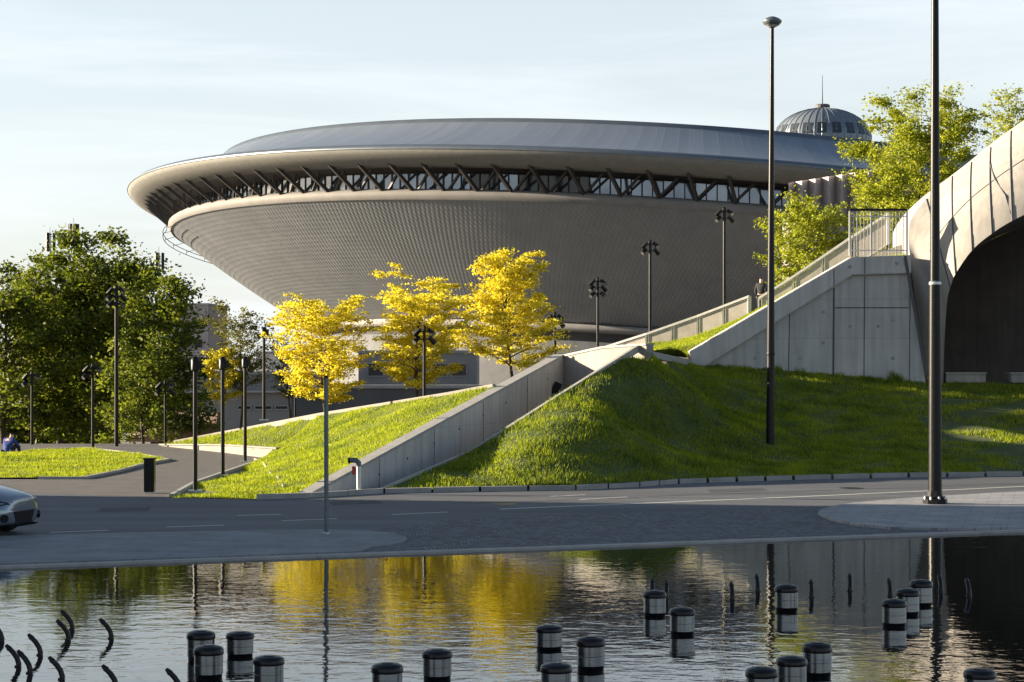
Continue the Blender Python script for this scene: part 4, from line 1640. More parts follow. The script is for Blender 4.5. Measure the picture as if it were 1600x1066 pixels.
# ------------------------------------------------------------------ trees
def tree(name, label, base, h, crown, leaf, n, mat, seed, nl=22, h0=.28, elev=(15, 55), flatn=.45, trunk_r=.09, clump=.35, group=None, sub=5, droop=0.0, shape='oval'):
    """tapered trunk, limbs with twigs, and leaves in clumps along the twigs"""
    rs = np.random.RandomState(seed)
    t = thing(name, label, 'tree', base, group)
    base = Vector(base)
    tb = MB()
    lean = Vector((rs.uniform(-.04, .04), rs.uniform(-.04, .04), 0))
    tp = []
    for i in range(9):
        k = i / 8
        tp.append(base + Vector((lean.x * h * k + .02 * h * math.sin(k * 5 + seed), lean.y * h * k + .02 * h * math.cos(k * 4 + seed), h * .93 * k)) + Vector((0, 0, -.15 if i == 0 else 0)))
    tb.tube(tp, [trunk_r * (1.25 if i == 0 else 1) * (1 - .88 * i / 8) + .008 for i in range(9)], 8)

    def on_trunk(k):
        s = k / .93 * 8
        j = min(int(s), 7)
        return tp[j].lerp(tp[j + 1], min(s - j, 1))
    sites = []
    az = rs.uniform(0, 6)
    for i in range(nl):
        k = h0 + (.9 - h0) * ((i + rs.uniform(-.3, .3)) / nl)
        k = min(max(k, h0), .9)
        az += 2.4 + rs.uniform(-.4, .4)
        # crown outline at this height
        u = (k - h0) / (1 - h0)
        if shape == 'oval':
            rad = crown * (math.sin(PI * (.16 + .80 * u)) ** .7)
        elif shape == 'cone':
            rad = crown * (1.05 - .85 * u)
        else:
            rad = crown * (1 - u ** 3) ** .6
        rad *= rs.uniform(.72, 1.18)
        el = R(elev[0] + (elev[1] - elev[0]) * u + rs.uniform(-8, 8))
        p = on_trunk(k)
        d = Vector((math.cos(az), math.sin(az), 0))
        L_ = rad / max(.5, math.cos(el))
        pts = [p]
        for q in range(1, 7):
            s = q / 6
            pts.append(p + d * (rad * s) + Vector((0, 0, L_ * math.sin(el) * (s + .25 * s * s) / 1.25 - droop * rad * s * s)) + Vector(rs.uniform(-.04, .04, 3)) * rad)
        tb.tube(pts, [max(.008, trunk_r * .42 * (1 - .85 * s / 6) * (1 - .5 * u)) for s in range(7)], 5)
        for q in range(2, 7):
            sites.append((pts[q], .6 + .4 * q / 6, rad))
        for m_ in range(sub):
            q = rs.randint(2, 7) if m_ else 6
            a2 = az + rs.uniform(-1.3, 1.3)
            l2 = rad * rs.uniform(.18, .48)
            e = pts[q] + Vector((math.cos(a2) * l2, math.sin(a2) * l2, l2 * rs.uniform(-.1, .55)))
            mid = pts[q].lerp(e, .5) + Vector((0, 0, .03))
            tb.tube([pts[q], mid, e], [.012, .009, .006], 4)
            sites += [(mid, .8, rad), (e, 1.0, rad)]
    top = tp[-1]
    for _ in range(4):
        sites.append((top + Vector((rs.uniform(-.1, .1), rs.uniform(-.1, .1), rs.uniform(-.3, .25))), 1, crown))
    ns_ = len(sites)
    S = np.array([tuple(s[0]) for s in sites])
    wgt = np.array([s[1] for s in sites]) * rs.uniform(.35, 1.3, ns_)
    k = rs.choice(ns_, n, p=wgt / wgt.sum())
    rad = clump * (0.5 + rs.rand(ns_)[k])
    g_ = rs.normal(size=(n, 3)) * .55
    P = S[k] + g_ * rad[:, None] * np.array([1, 1, flatn])
    q_ = P - np.array(tuple(base))
    fz = h / np.percentile(q_[:, 2], 99.7)
    fr_ = min(1.25, crown * 1.04 / np.percentile(np.hypot(q_[:, 0], q_[:, 1]), 96))
    sc3 = np.array([fr_, fr_, fz])
    P = np.array(tuple(base)) + q_ * sc3
    tb.v = [tuple(np.array(tuple(base)) + (np.array(v_) - np.array(tuple(base))) * sc3) for v_ in tb.v]
    tb.build('trunk', M['bark'], t, smooth=True)
    L_ = leaf * (.6 + .8 * rs.rand(n))
    a = rs.normal(size=(n, 3))
    a[:, 2] *= .5
    a /= np.linalg.norm(a, axis=1)[:, None]
    c = rs.normal(size=(n, 3))
    c -= a * (a * c).sum(1)[:, None]
    c /= np.linalg.norm(c, axis=1)[:, None]
    V = np.empty((n, 4, 3))
    V[:, 0] = P - a * L_[:, None] * .5
    V[:, 1] = P + c * L_[:, None] * .3
    V[:, 2] = P + a * L_[:, None] * .5
    V[:, 3] = P - c * L_[:, None] * .3
    V -= np.array(tuple(base))
    raw_mesh('crown', V.reshape(-1, 3), 4, mat, t)
    return t


def tz(x, y):
    return float(back_z(x, y)[0])


def gtree(px, D, ytop, ybase=None, **kw):
    x = (px - 800) / F * D
    z = tz(x, D) if ybase is None else W(px, ybase, D).z
    top = W(px, ytop, D).z
    return dict(base=(x, D, z), h=top - z, **kw)


YG = 'yellow trees behind the lawn crest'
YK = dict(leaf=.10, mat=M['leaf_yellow'], nl=44, h0=.18, elev=(16, 62), flatn=.42, clump=.235, trunk_r=.085, sub=9, group=YG)
tree('yellow_tree', 'round golden yellow tree nearest the thin grey sign pole', n=21000, crown=1.78, seed=21, **gtree(508, 79.5, 463), **YK)
tree('yellow_tree', 'golden yellow tree in the middle, with a lamp post against its trunk', n=23000, crown=1.7, seed=22, **gtree(655, 78.5, 418), **YK)
tree('yellow_tree', 'tallest golden yellow tree, right of the other two, ragged pointed top', n=27000, crown=2.15, seed=33, **gtree(797, 80.5, 395), **{**YK, 'shape': 'cone', 'elev': (18, 66)})
tree('young_tree', 'low yellow leafed young tree behind the row of black lamp columns', n=3800, crown=1.05, seed=24, leaf=.13, mat=M['leaf_yellow'], nl=14, h0=.35, elev=(5, 40), flatn=.4, clump=.3, trunk_r=.05, **gtree(348, 92, 545, 672))
tree('young_tree', 'thin sparse olive tree standing alone against the bright sky', n=5200, crown=1.25, seed=25, leaf=.11, mat=M['leaf_olive'], nl=22, h0=.38, elev=(25, 60), flatn=.6, clump=.28, trunk_r=.07, **gtree(374, 92, 468, 685))
tree('young_tree', 'second sparse olive tree leaning against the first yellow crown', n=2200, crown=1.2, seed=26, leaf=.11, mat=M['leaf_olive'], nl=18, h0=.4, elev=(25, 60), flatn=.6, clump=.3, trunk_r=.06, **gtree(452, 96, 505, 680))

BG_ = 'big green trees at the left'
BK = dict(leaf=.20, mat=M['leaf_dark'], nl=36, h0=.14, elev=(5, 62), flatn=.75, clump=.6, trunk_r=.22, sub=7, group=BG_, shape='dome')
tree('broadleaf_tree', 'dark broadleaf tree cut by the left edge of the picture', n=24000, crown=3.6, seed=41, **gtree(10, 99, 405, 712), **BK)
tree('broadleaf_tree', 'dark broadleaf tree with rounded crown below the phone masts', n=26000, crown=3.3, seed=42, **gtree(98, 103, 402, 712), **BK)
tree('broadleaf_tree', 'tallest dark broadleaf tree behind the tall floodlight post', n=27000, crown=3.3, seed=43, **gtree(185, 101, 362, 712), **BK)
tree('broadleaf_tree', 'lighter broadleaf tree at the right end of the big trees', n=14000, crown=2.4, seed=44, **gtree(252, 97, 430, 705), **{**BK, 'clump': .5, 'leaf': .18})
tree('broadleaf_tree', 'deep shaded broadleaf tree at the back of the big trees', n=16000, crown=3.4, seed=45, **gtree(130, 112, 440, 712), **BK)
tree('broadleaf_tree', 'low leafy broadleaf tree hanging over the footpath entrance', n=7000, crown=1.9, seed=46, **gtree(222, 93, 520, 706), **{**BK, 'clump': .45, 'leaf': .17, 'trunk_r': .1})
for px, D, yt, cw, lb in ((-10, 108, 640, 2.2, 'dark shrub in the shade at the left edge, behind the seated person'), (45, 110, 628, 2.4, 'dark shrub in the shade behind the leftmost floodlight post'), (100, 109, 636, 2.2, 'dark shrub in the shade between two big trunks'), (20, 120, 622, 3.0, 'tall dark shrub at the back of the shade, left'), (118, 118, 630, 2.4, 'tall dark shrub at the back of the shade beside the kiosk')):
    tree('shrub', lb, n=5200, crown=cw, seed=60 + px, leaf=.22, mat=M['leaf_dark'], nl=22, h0=.05, elev=(10, 60), flatn=.9, clump=.5, trunk_r=.06, group='dark shrubs under the big trees', shape='dome', **gtree(px, D, yt, 712))
FG = 'fresh green trees at the right'
FK = dict(leaf=.14, mat=M['leaf_fresh'], nl=40, h0=.12, elev=(15, 62), flatn=.6, clump=.36, trunk_r=.09, sub=6, group=FG)
tree('leafy_tree', 'bushy yellow-green tree behind the upper balustrade', n=15000, crown=1.9, seed=51, **gtree(1262, 95, 302, 500), **FK)
tree('leafy_tree', 'large airy yellow-green tree behind the terrace railing and tall black mast', n=50000, crown=3.1, seed=52, **gtree(1436, 102, 150, 460), **{**FK, 'elev': (10, 55), 'h0': .2, 'clump': .46})
tree('leafy_tree', 'small pointed tree top showing above the bridge at right edge', n=8000, crown=1.5, seed=53, **gtree(1574, 110, 140, 420), **FK)
tree('leafy_tree', 'low yellow-green tree filling in left of the large airy tree', n=10000, crown=1.4, seed=54, **gtree(1385, 97, 235, 460), **FK)


# ------------------------------------------------------------------ lamps and posts
def surf(px, py, D):
    return W(px, py, D)


# slim black column lamps along the footpath
b0 = G(305, 768)
colm = thing('column_lamp', 'nearest and tallest-looking black column lamp beside the footpath', 'lamp', b0, 'row of black column lamps')
MB().tube([b0, b0 + Vector((0, 0, 3.28))], [.062, .056], 12).build('pole', M['black_metal'], colm, smooth=True, auto=40)
MB().box(b0 + Vector((0, 0, .02)), (.34, .34, .04)).build('base_plate', M['galvanised'], colm)
MB().lathe(b0 + Vector((0, 0, 3.2)), [(.075, 0), (.115, .04), (.115, .30), (.085, .36), (.05, .40)], 14).build('lamp_head', M['black_metal'], colm, smooth=True, auto=40)
MB().box(b0 + Vector((.11, -.03, 3.38)), (.13, .16, .22), .3).build('spotlight', M['black_metal'], colm, bevel=.02)
for px, py, lb in ((348, 742.5, 'second black column lamp from the road beside the footpath'), (383, 721.5, 'third black column lamp from the road, at the fold of the lawn'), (412.5, 703, 'farthest black column lamp of the row, up on the lawn')):
    q = G(px, py)
    dup(colm, (q.x, q.y, max(0, float(lawn_z(q.x, q.y)[0])) - .01), random.uniform(-.4, .4), lb)


# floodlight posts: a post with a cluster of spots
def flood_post(px, ytop, ybase, D, n, r, label, name='floodlight_post'):
    a, c = W(px, ybase, D), W(px, ytop, D)
    t = thing(name, label, 'lamp', a, 'black floodlight posts')
    MB().tube([a, c], [r * 1.15, r], 12).build('pole', M['black_metal'], t, smooth=True, auto=40)
    MB().lathe(c, [(r * 1.3, -.05), (r * 1.3, .06), (r * .6, .12)], 10).build('cap', M['black_metal'], t)
    for i in range(n):
        side = -1 if i % 2 == 0 else 1
        lev = i // 2
        q = c + Vector((side * (.22 + .03 * (lev % 2)), -.05, -.1 - .27 * lev))
        s = MB()
        dr_ = Vector((side * .5, -.6 if i % 3 else .3, -.55)).normalized()
        s.tube([q - dr_ * .13, q + dr_ * .1, q + dr_ * .17], [.065, .095, .10], 10)
        s.bar(q, (c.x, c.y, q.z + .02), .045)
        h_ = s.build('spotlight', M['black_metal'], t, smooth=True, auto=40)
        MB().tube([q + dr_ * .165, q + dr_ * .178], .085, 10).build('lens', M['lamp_glass'], h_)
    return t


flood_post(934, 437, 548, 91.5, 6, 0.054, 'short floodlight post with six spots, left of the balustrade top')
flood_post(1016, 379, 536, 89.4, 4, 0.061, 'floodlight post with four spots halfway along the lower balustrade')
flood_post(1132, 328, 496, 88.2, 4, 0.065, 'tallest floodlight post, near the gap between the balustrades')
flood_post(867, 492, 560, 86, 4, 0.054, 'short floodlight post at the right edge of the yellow trees')
flood_post(663, 514, 625, 72.5, 4, 0.050, 'floodlight post standing before the middle yellow tree')
flood_post(182, 450, 699, 84.5, 6, 0.072, 'tall floodlight post in front of the big green trees')
flood_post(145, 572, 702, 82, 3, 0.054, 'floodlight post at the tip of the left-hand lawn')
flood_post(50, 584, 706, 86, 3, 0.054, 'floodlight post in the shade near the left edge')
flood_post(258, 598, 693, 86.5, 4, 0.043, 'slim floodlight post at the bend of the footpath')
flood_post(461, 592, 652, 88, 2, 0.036, 'small floodlight post left of the first yellow trunk')

# tall street light on the embankment
b0 = W(1203.5, 690, 68)
b0.z = float(bank_z(b0.x, b0.y)[0]) - .05
ht = W(1208, 44, 68).z
sl_ = thing('street_light', 'tall tapered street light with round flat head on the embankment', 'street light', b0)
b1 = Vector((b0.x + .06, b0.y, ht))
mid = b0.lerp(b1, .22)
MB().tube([b0, mid, b1], [.135, .125, .06], 14).build('pole', M['black_metal'], sl_, smooth=True, auto=40)
MB().lathe(mid, [(.14, -.05), (.145, 0), (.13, .05)], 14).build('collar', M['black_metal'], sl_)
MB().lathe((b1.x, b1.y, b1.z), [(.05, -.02), (.09, .02), (.24, .1), (.31, .18), (.31, .24), (.22, .31), (.1, .36), (.02, .38)], 24).build('lamp_head', M['grey_pole'], sl_, smooth=True, auto=50)
MB().lathe((b1.x, b1.y, b1.z), [(.1, .018), (.235, .088)], 24).build('lamp_glass', M['lens'], sl_)

# thick mast on the island
b0 = G(1461, 787, .06)
ms = thing('mast', 'thick black lighting mast with bolted base on the paved island', 'mast', b0)
MB().tube([b0, b0 + Vector((0, 0, 5.3))], [.165, .142], 18).build('lower_tube', M['black_metal'], ms, smooth=True, auto=40)
MB().tube([b0 + Vector((0, 0, 5.3)), b0 + Vector((0, 0, 15.5))], [.122, .07], 18).build('upper_tube', M['black_metal'], ms, smooth=True, auto=40)
MB().lathe(b0 + Vector((0, 0, 5.26)), [(.147, 0), (.15, .02), (.15, .06), (.125, .09)], 18).build('collar', M['galvanised'], ms)
MB().lathe(b0, [(.30, 0), (.30, .10), (.26, .13), (.19, .18), (.17, .32)], 8).build('base', M['black_metal'], ms)
for k in range(8):
    a = 2 * PI * k / 8 + .2
    MB().lathe(b0 + Vector((math.cos(a) * .25, math.sin(a) * .25, .1)), [(.028, 0), (.028, .07), (.02, .08)], 6).build('bolt', M['galvanised'], ms)
MB().box(b0 + Vector((0, 0, 15.6)), (1.6, .3, .18)).build('lamp_head', M['black_metal'], ms)

# thin grey pole on the apron
b0 = G(510, 835, .03)
sp_ = thing('sign_pole', 'thin blue-grey pole standing on the pale apron by the pool', 'pole', b0)
MB().tube([b0, b0 + Vector((-.005, 0, 3.15))], .045, 12).build('pole', M['grey_pole'], sp_, smooth=True, auto=40)
MB().lathe(b0, [(.07, 0), (.07, .03), (.045, .05)], 12).build('foot', M['galvanised'], sp_)
MB().lathe(b0 + Vector((-.005, 0, 3.13)), [(.048, 0), (.048, .03), (.02, .06)], 12).build('cap', M['black_metal'], sp_)

# vent pipe with red tag
b0 = G(561, 771, .02)
vp = thing('vent_pipe', 'silver upright pipe with black elbow and red tag beside the wall foot', 'pipe', b0)
MB().tube([b0, b0 + Vector((0, 0, .72))], .065, 14).build('pipe', M['galvanised'], vp, smooth=True, auto=40)
MB().tube([b0 + Vector((0, 0, .70)), b0 + Vector((-.01, 0, .80)), b0 + Vector((-.07, 0, .86)), b0 + Vector((-.17, 0, .87)), b0 + Vector((-.24, 0, .86))], .07, 12).build('elbow', M['grey_pole'], vp, smooth=True, auto=40)
MB().tube([b0 + Vector((-.235, 0, .86)), b0 + Vector((-.29, 0, .855))], .08, 12).build('cap', M['black_metal'], vp)
MB().box(b0 + Vector((-.13, -.05, .60)), (.10, .012, .22)).build('tag', M['red_tag'], vp)

# litter bin
b0 = G(234, 771)
bn = thing('litter_bin', 'black square litter bin at the mouth of the footpath', 'bin', b0)
MB().box(b0 + Vector((0, 0, .46)), (.27, .27, .84)).build('body', M['black_metal'], bn, bevel=.015)
MB().box(b0 + Vector((0, 0, .025)), (.22, .22, .05)).build('foot', M['galvanised'], bn)
MB().box(b0 + Vector((0, 0, .905)), (.31, .31, .05)).build('lid', M['black_metal'], bn, bevel=.012)
MB().box(b0 + Vector((0, -.137, .74)), (.18, .01, .1)).build('slot', M['win_dark'], bn)

# ------------------------------------------------------------------ fountain heads in the pool
def head(px, yb):
    p = G(px, yb, -.03)
    return Vector((p.x, p.y, -.03))


Hd = [(1023, 967, 'steel fountain head in front of the leftmost far jet nozzle'),
      (1066, 996, 'steel fountain head right of and nearer than the one by the leftmost far nozzle'),
      (1229, 959, 'steel fountain head directly beside the reflection of the street light'),
      (1397, 983, 'nearest steel fountain head of the right-hand far trio'),
      (1418, 965, 'middle steel fountain head of the right-hand far trio'),
      (1439, 951, 'farthest steel fountain head of the right-hand far trio'),
      (858, 1019, 'steel fountain head at the right edge of the yellow reflection'),
      (923, 1051, 'tall steel fountain head just right of the yellow reflection'),
      (869, 1092, 'fountain head cut by the lower edge, below the two right of the yellow reflection'),
      (683, 1066, 'steel fountain head standing within the yellow reflection'),
      (605, 1094, 'fountain head cut by the lower edge, left within the yellow reflection'),
      (420, 1078, 'steel fountain head below the boundary of white and yellow reflections'),
      (326, 1064, 'front steel fountain head of the left group of three'),
      (314, 1036, 'steel fountain head partly hidden behind the front one at left'),
      (375, 1030, 'rearmost steel fountain head of the left group, in the white reflection'),
      (1277, 1061, 'rear steel fountain head of the lower right group'),
      (1237, 1080, 'middle steel fountain head of the lower right group'),
      (1190, 1102, 'fountain head cut by the lower edge, left of the lower right group'),
      (1531, 1100, 'lone fountain head cut by the lower edge at far right')]
p0 = head(Hd[0][0], Hd[0][1] - 5)
HDS = .88
hd = thing('fountain_head', Hd[0][2], 'fountain head', p0, 'steel fountain heads standing in the pool')
MB().lathe(p0, [(.148, -.45), (.148, .05), (.152, .055)], 28).build('foot', M['black_rubber'], hd, smooth=True, auto=40)
MB().lathe(p0, [(.153, .05), (.157, .055), (.157, .165), (.153, .17)], 32).build('lower_drum', M['steel'], hd, smooth=True, auto=12)
MB().lathe(p0, [(.153, .168), (.157, .173), (.157, .285), (.153, .29)], 32).build('upper_drum', M['steel'], hd, smooth=True, auto=12)
MB().lathe(p0, [(.150, .286), (.166, .292), (.168, .300), (.166, .345), (.155, .372), (.115, .392), (.06, .398), (.055, .405), (.01, .407)], 32).build('cap', M['black_rubber'], hd, smooth=True, auto=50)
hd.scale = (1, 1, HDS)
for i, (px, yb, lb) in enumerate(Hd[1:]):
    hh = 1.0 + .06 * random.uniform(-1, 1)
    if px in (923, 1277):
        hh = 1.08
    if px in (858, 375):
        hh = .84
    dup(hd, head(px, yb - 5), random.uniform(0, 6), lb, (1.03, 1.03, hh * .88))

# slim curved jet nozzles, each leaning towards the middle of the pool
Nz = [(1041, 936, 88, 'leftmost far jet nozzle, right behind a steel fountain head'), (1019, 932, 60, 'short jet nozzle tip showing above a steel fountain head'), (1144, 938, 80, 'slim jet nozzle halfway between the first far nozzle and street light reflection'),
      (1184, 925, 95, 'slim jet nozzle just left of the street light reflection'), (1268, 934, 82, 'slim jet nozzle right of the fountain head beside the street light reflection'), (1328, 924, 92, 'slim jet nozzle alone in the dark water, midway at right'),
      (1391, 932, 75, 'slim jet nozzle behind the right-hand trio of fountain heads'), (1470, 925, 95, 'slim jet nozzle beside the reflection of the thick mast'), (1514, 932, 88, 'last slim jet nozzle at the far right'),
      (112, 984, 155, 'farthest of the curved black nozzles at left'), (106, 1000, 150, 'curved black nozzle second from the far end at left'), (173, 998, 150, 'curved black nozzle standing apart, right of the left cluster'),
      (62, 1024, 150, 'curved black nozzle in the middle of the left cluster'), (2, 1002, 140, 'curved black nozzle at the very left edge, upper'), (28, 1042, 150, 'curved black nozzle low in the left cluster'),
      (46, 1052, 145, 'lowest overlapping curved black nozzle in the left cluster'), (96, 1062, 150, 'curved black nozzle at bottom, below the left cluster'), (180, 1076, 150, 'curved black nozzle cut by the lower edge at left'), (280, 1082, 150, 'tip of a curved nozzle at the lower edge before the left heads')]


def nozzle_parts(t, p):
    pts = [p + Vector((-.05, 0, -.2)), p + Vector((0, 0, -.06)), p + Vector((.012, 0, .04)), p + Vector((-.01, 0, .12)), p + Vector((-.06, 0, .20)), p + Vector((-.125, 0, .27))]
    MB().tube(pts, [.036, .038, .038, .037, .036, .034], 10).build('pipe', M['black_rubber'], t, smooth=True, auto=50)
    MB().tube([p + Vector((-.11, 0, .253)), p + Vector((-.165, 0, .315))], [.042, .022], 10).build('tip', M['black_rubber'], t, smooth=True, auto=40)
    MB().tube([p + Vector((-.002, 0, -.02)), p + Vector((.006, 0, .012))], .052, 10).build('collar', M['black_rubber'], t, smooth=True, auto=40)


q = Nz[9]
p0 = head(q[0], q[1])
nzp = thing('jet_nozzle', q[3], 'nozzle', p0, 'curved black jet nozzles in the pool')
nozzle_parts(nzp, p0)
nzp.scale = (.85, .85, .82)
for px, yb, a, lb in Nz:
    if (px, yb) == q[:2]:
        continue
    # those on the right point away from us, so we see them end on
    dup(nzp, head(px, yb), R(0 if px < 500 else -90) + R(random.uniform(-8, 8)), lb, (.85, .85, .82) if px < 500 else (1, 1, .8))


# ------------------------------------------------------------------ car (only its nose is in the picture)
def car():
    yaw = R(-15)
    nose = G(60, 838)
    t = thing('parked_car', 'silver-blue hatchback car whose nose enters at the left edge', 'car', (nose.x - .34, nose.y + .25, 0))
    S = [(0.00, .30, .52, .70, .50, .40), (.03, .22, .58, .76, .66, .54), (.15, .19, .64, .82, .80, .62), (.5, .19, .73, .915, .87, .68), (.85, .19, .81, .985, .895, .72), (1.08, .19, .88, 1.02, .90, .73), (1.25, .19, .92, 1.06, .90, .72),
         (1.6, .19, .92, 1.24, .90, .64), (2.0, .19, .93, 1.43, .90, .59), (2.6, .19, .95, 1.48, .90, .58), (3.3, .2, .97, 1.43, .89, .57), (3.75, .22, .98, 1.28, .87, .60), (4.05, .28, .94, 1.04, .82, .62), (4.22, .36, .8, .9, .76, .58), (4.26, .42, .7, .78, .68, .5)]
    o = base_of(t)
    b = MB()
    for x, zb, zm, zt, w, wr in S:
        row = [(-w * .82, zb), (-w * .97, zb + .10), (-w, zb + .26), (-w * .985, zm - .06), (-w * .94, zm), (-wr, zt - .03), (-wr * .6, zt + .015), (0, zt + .025)]
        row = row + [(-y, z) for y, z in row[-2::-1]]
        b.v += [(o.x - x, o.y + y, z) for y, z in row]
    m_ = 15
    for i in range(len(S) - 1):
        for j in range(m_ - 1):
            b.f.append((i * m_ + j, i * m_ + j + 1, (i + 1) * m_ + j + 1, (i + 1) * m_ + j))
        b.f.append((i * m_ + m_ - 1, i * m_, (i + 1) * m_, (i + 1) * m_ + m_ - 1))
    b.f.append(tuple(range(m_)))
    b.f.append(tuple((len(S) - 1) * m_ + j for j in range(m_))[::-1])
    bo = b.build('body', M['car_paint'], t, smooth=True)
    sm = bo.modifiers.new('sub', 'SUBSURF')
    sm.levels = sm.render_levels = 2

    def L(x, y, z):
        return Vector((o.x - x, o.y + y, z))
    # grille, lower intake, headlights, fog lamps
    g_ = MB()
    g_.prism([L(.012, -.33, .25), L(.012, .33, .25), L(-.004, .43, .50), L(-.004, -.43, .50)], (-.12, 0, 0))
    g_.build('grille', M['black_rubber'], t)
    g_ = MB()
    g_.prism([L(.02, -.36, .585), L(.02, .36, .585), L(.02, .40, .625), L(.02, -.40, .625)], (-.1, 0, 0))
    g_.build('upper_grille', M['black_rubber'], t)
    g_ = MB()
    g_.prism([L(.03, -.56, .185), L(.03, .56, .185), L(-.03, .60, .235), L(-.03, -.60, .235)], (-.2, 0, 0))
    g_.build('bumper_lip', M['black_rubber'], t, bevel=.02)
    for s in (-1, 1):
        hl = MB()
        hl.prism([L(.06, s * .56, .625), L(.17, s * .765, .635), L(.50, s * .868, .735), L(.60, s * .866, .79), L(.32, s * .815, .765), L(.08, s * .63, .69)], (.05, -s * .05, 0))
        h_ = hl.build('headlight', M['glass'], t, bevel=.012)
        MB().tube([L(.20, s * .775, .69), L(.165, s * .80, .685)], .042, 12).build('lamp', M['lens'], h_)
        fg = MB()
        fg.tube([L(.10, s * .66, .385), L(.055, s * .715, .38)], .085, 14)
        f_ = fg.build('fog_lamp', M['black_rubber'], t)
        MB().tube([L(.06, s * .705, .365), L(.048, s * .722, .362)], .035, 12).build('lens', M['glass'], f_)
        wn = MB()
        P_ = [L(1.42, s * .905, .95), L(3.35, s * .90, 1.0), L(3.2, s * .66, 1.36), L(2.6, s * .655, 1.40), L(2.0, s * .67, 1.36)]
        wn.prism(P_, (0, s * .012, 0))
        wn.build('side_window', M['glass'], t)
        mr = MB()
        mr.box(L(1.45, s * 1.0, 1.0), (.14, .2, .13))
        mr.build('mirror', M['car_paint'], t, bevel=.03)
    for s in (-1, 1):
        ar = MB()
        ar.tube([L(.85 + .37 * math.cos(k_ * PI / 12), s * .895, .315 + .36 * math.sin(k_ * PI / 12)) for k_ in range(13)], .022, 6)
        ar.build('wheel_arch', M['black_rubber'], t)
    bl = MB()
    bl.tube([L(.022, y_ * .1, .70 - .0006 * y_ * y_) for y_ in range(-5, 6)], .006, 5)
    bl.build('bonnet_lip', M['black_rubber'], t)
    ws = MB()
    ws.prism([L(1.30, -.66, 1.055), L(1.30, .66, 1.055), L(1.95, .53, 1.43), L(1.95, -.53, 1.43)], (.02, 0, .02))
    ws.build('windscreen', M['glass'], t)
    for x in (.85, 3.45):
        for s in (-1, 1):
            c = L(x, s * .80, .315)
            w_ = thing('wheel', 't', 't', c)
            del w_['label'], w_['category']
            w_.parent = t
            w_.location = c - o
            MB().tube([c + Vector((0, s * y, 0)) for y in (-.10, -.09, .09, .115)], [.29, .315, .315, .29], 28).build('tyre', M['tyre'], w_, smooth=True, auto=40)
            rm = MB()
            for k in range(5):
                a = 2 * PI * k / 5
                rm.bar(c + Vector((0, s * .12, 0)), c + Vector((math.cos(a) * .2, s * .115, math.sin(a) * .2)), .03, .07, up=(0, 1, 0))
            rm.tube([c + Vector((0, s * .10, 0)), c + Vector((0, s * .125, 0))], .055, 12)
            for k in range(24):
                a, a2 = 2 * PI * k / 24, 2 * PI * (k + 1) / 24
                rm.bar(c + Vector((math.cos(a) * .205, s * .118, math.sin(a) * .205)), c + Vector((math.cos(a2) * .205, s * .118, math.sin(a2) * .205)), .03, .03)
            rm.build('rim', M['chrome'], w_)
    t.rotation_euler = (0, 0, yaw)
    return t


car()


# ------------------------------------------------------------------ people
def skin_mesh(name, verts, edges, radii, mat, parent, root=0, sub=2):
    me = bpy.data.meshes.new(name)
    o = base_of(parent)
    me.from_pydata([tuple(Vector(v) - o) for v in verts], edges, [])
    me.materials.append(mat)
    ob = bpy.data.objects.new(name, me)
    C.objects.link(ob)
    ob.parent = parent
    sk = ob.modifiers.new('skin', 'SKIN')
    for i, r in enumerate(radii):
        rx, ry = r if isinstance(r, tuple) else (r, r)
        me.skin_vertices[0].data[i].radius = (rx, ry)
        me.skin_vertices[0].data[i].use_root = (i == root)
    sk.use_smooth_shade = True
    sm = ob.modifiers.new('sub', 'SUBSURF')
    sm.levels = sm.render_levels = sub
    return ob


def hand(base, d, side, parent_list):
    """palm plus five short finger chains, appended to a skeleton"""
    V_, E_, R_ = parent_list
    i0 = base
    p = Vector(V_[i0])
    d = Vector(d).normalized()
    s = d.cross(Vector((0, 1, .2))).normalized() * side
    palm = p + d * .07
    V_.append(tuple(palm)); E_.append((i0, len(V_) - 1)); R_.append((.034, .018))
    ip = len(V_) - 1
    for k, (off_, ln) in enumerate(((-.03, .055), (-.01, .068), (.011, .064), (.03, .05))):
        a = palm + s * off_ + d * .03
        e = a + d * ln * .6
        f_ = e + (d * .7 + Vector((0, 0, -.3))).normalized() * ln * .5
        n0 = len(V_)
        V_ += [tuple(a), tuple(e), tuple(f_)]
        E_ += [(ip, n0), (n0, n0 + 1), (n0 + 1, n0 + 2)]
        R_ += [.009, .0085, .007]
    a = p + d * .03 - s * .035
    f_ = a + (d * .6 - s * .6).normalized() * .05
    n0 = len(V_)
    V_ += [tuple(a), tuple(f_)]
    E_ += [(ip, n0), (n0, n0 + 1)]
    R_ += [.011, .008]


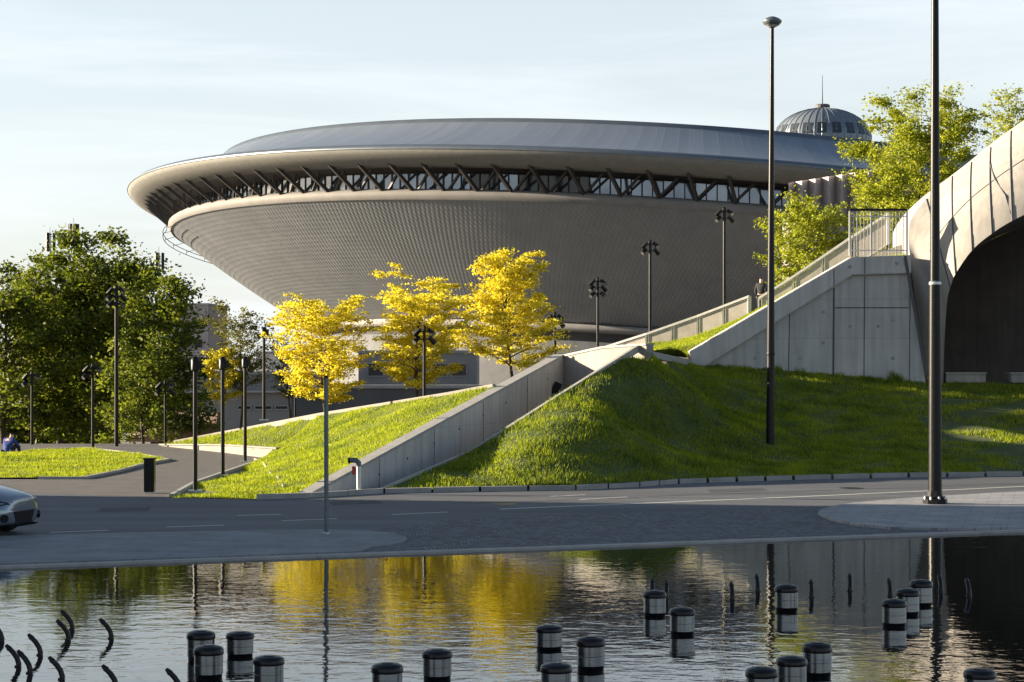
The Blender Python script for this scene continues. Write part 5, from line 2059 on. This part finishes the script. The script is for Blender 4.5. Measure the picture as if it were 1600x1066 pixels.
def person(label, base, pose, mats, facing):
    t = thing('person', label, 'person', base)
    B = Vector(base)
    rot = Matrix.Rotation(facing, 3, 'Z')

    def q(x, y, z):
        return tuple(B + rot @ Vector((x, y, z)))
    if pose == 'stand':
        J = dict(pel=(0, 0, .95), bel=(0, .01, 1.08), che=(0, 0, 1.30), nk=(0, 0, 1.47), hd0=(0, -.02, 1.56), hd1=(0, -.03, 1.66),
                 sh=(.17, 0, 1.40), el=(.24, .03, 1.13), wr=(.22, -.10, .92), hip=(.09, 0, .90), kn=(.10, -.02, .50), an=(.10, .02, .09), toe=(.11, -.15, .04))
    else:      # sitting on the ground, bent forward, knees drawn up
        J = dict(pel=(0, .12, .12), bel=(0, .10, .28), che=(0, -.02, .50), nk=(0, -.12, .63), hd0=(0, -.18, .69), hd1=(0, -.22, .77),
                 sh=(.18, -.04, .57), el=(.25, -.20, .36), wr=(.16, -.42, .32), hip=(.09, .08, .11), kn=(.13, -.34, .42), an=(.12, -.52, .08), toe=(.12, -.66, .04))
    V_ = [q(*J['pel']), q(*J['bel']), q(*J['che']), q(*J['nk']), q(*J['hd0']), q(*J['hd1'])]
    E_ = [(0, 1), (1, 2), (2, 3), (3, 4), (4, 5)]
    R_ = [(.13, .10), (.125, .095), (.15, .11), .055, (.075, .085), (.07, .085)]
    ja = {}
    for s in (-1, 1):
        m = lambda k: q(J[k][0] * s, J[k][1], J[k][2])
        n0 = len(V_)
        V_ += [m('sh'), m('el'), m('wr')]
        E_ += [(2, n0), (n0, n0 + 1), (n0 + 1, n0 + 2)]
        R_ += [.062, .046, .03]
        ja[s] = n0
        hand(n0 + 2, Vector(m('wr')) - Vector(m('el')), s, (V_, E_, R_))
        n0 = len(V_)
        V_ += [m('hip'), m('kn'), m('an'), m('toe')]
        E_ += [(0, n0), (n0, n0 + 1), (n0 + 1, n0 + 2), (n0 + 2, n0 + 3)]
        R_ += [.085, .06, .042, .035]
    body = skin_mesh('body', V_, E_, R_, M['skin'], t)
    # face: nose and ears ride on the head
    hc = (Vector(V_[4]) + Vector(V_[5])) / 2
    fw = rot @ Vector((0, -1, -.15))
    # jacket and trousers follow the same joints, a little larger
    jv = [V_[0], V_[1], V_[2]]
    je = [(0, 1), (1, 2)]
    jr = [(.155, .125), (.15, .12), (.178, .138)]
    for s in (-1, 1):
        n0 = len(jv)
        i = ja[s]
        jv += [V_[i], V_[i + 1], tuple(Vector(V_[i + 1]).lerp(Vector(V_[i + 2]), .9))]
        je += [(2, n0), (n0, n0 + 1), (n0 + 1, n0 + 2)]
        jr += [.082, .064, .05]
    jv.append(tuple(Vector(V_[2]).lerp(Vector(V_[3]), .75)))
    je.append((2, len(jv) - 1))
    jr.append(.085)
    skin_mesh('jacket', jv, je, jr, mats[0], t)
    tv = [V_[0]]
    te, trr = [], [(.15, .12)]
    for s in (-1, 1):
        m = lambda k: q(J[k][0] * s, J[k][1], J[k][2])
        n0 = len(tv)
        tv += [m('hip'), m('kn'), m('an')]
        te += [(0, n0), (n0, n0 + 1), (n0 + 1, n0 + 2)]
        trr += [.105, .078, .06]
    skin_mesh('trousers', tv, te, trr, mats[1], t)
    for s in (-1, 1):
        m = lambda k: q(J[k][0] * s, J[k][1], J[k][2])
        skin_mesh('shoe', [m('an'), m('toe')], [(0, 1)], [.055, .045], M['black_rubber'], t)
    skin_mesh('hair', [tuple(hc - fw * .03 + Vector((0, 0, .0))), tuple(hc - fw * .02 + Vector((0, 0, .075)))], [(0, 1)], [(.085, .09), (.07, .08)], M['hair'], t)
    return t


pz = G(14, 713)
person('person in a blue jacket sitting hunched at the left lawn edge', (pz.x, pz.y, .02), 'sit', (M['cloth_blue'], M['cloth_dark']), R(160))
pq = W(1189, 480, 89)
person('person in dark clothes standing in the gap between the balustrades', (pq.x, pq.y, pq.z - .45), 'stand', (M['cloth_dark'], M['cloth_dark']), R(150))
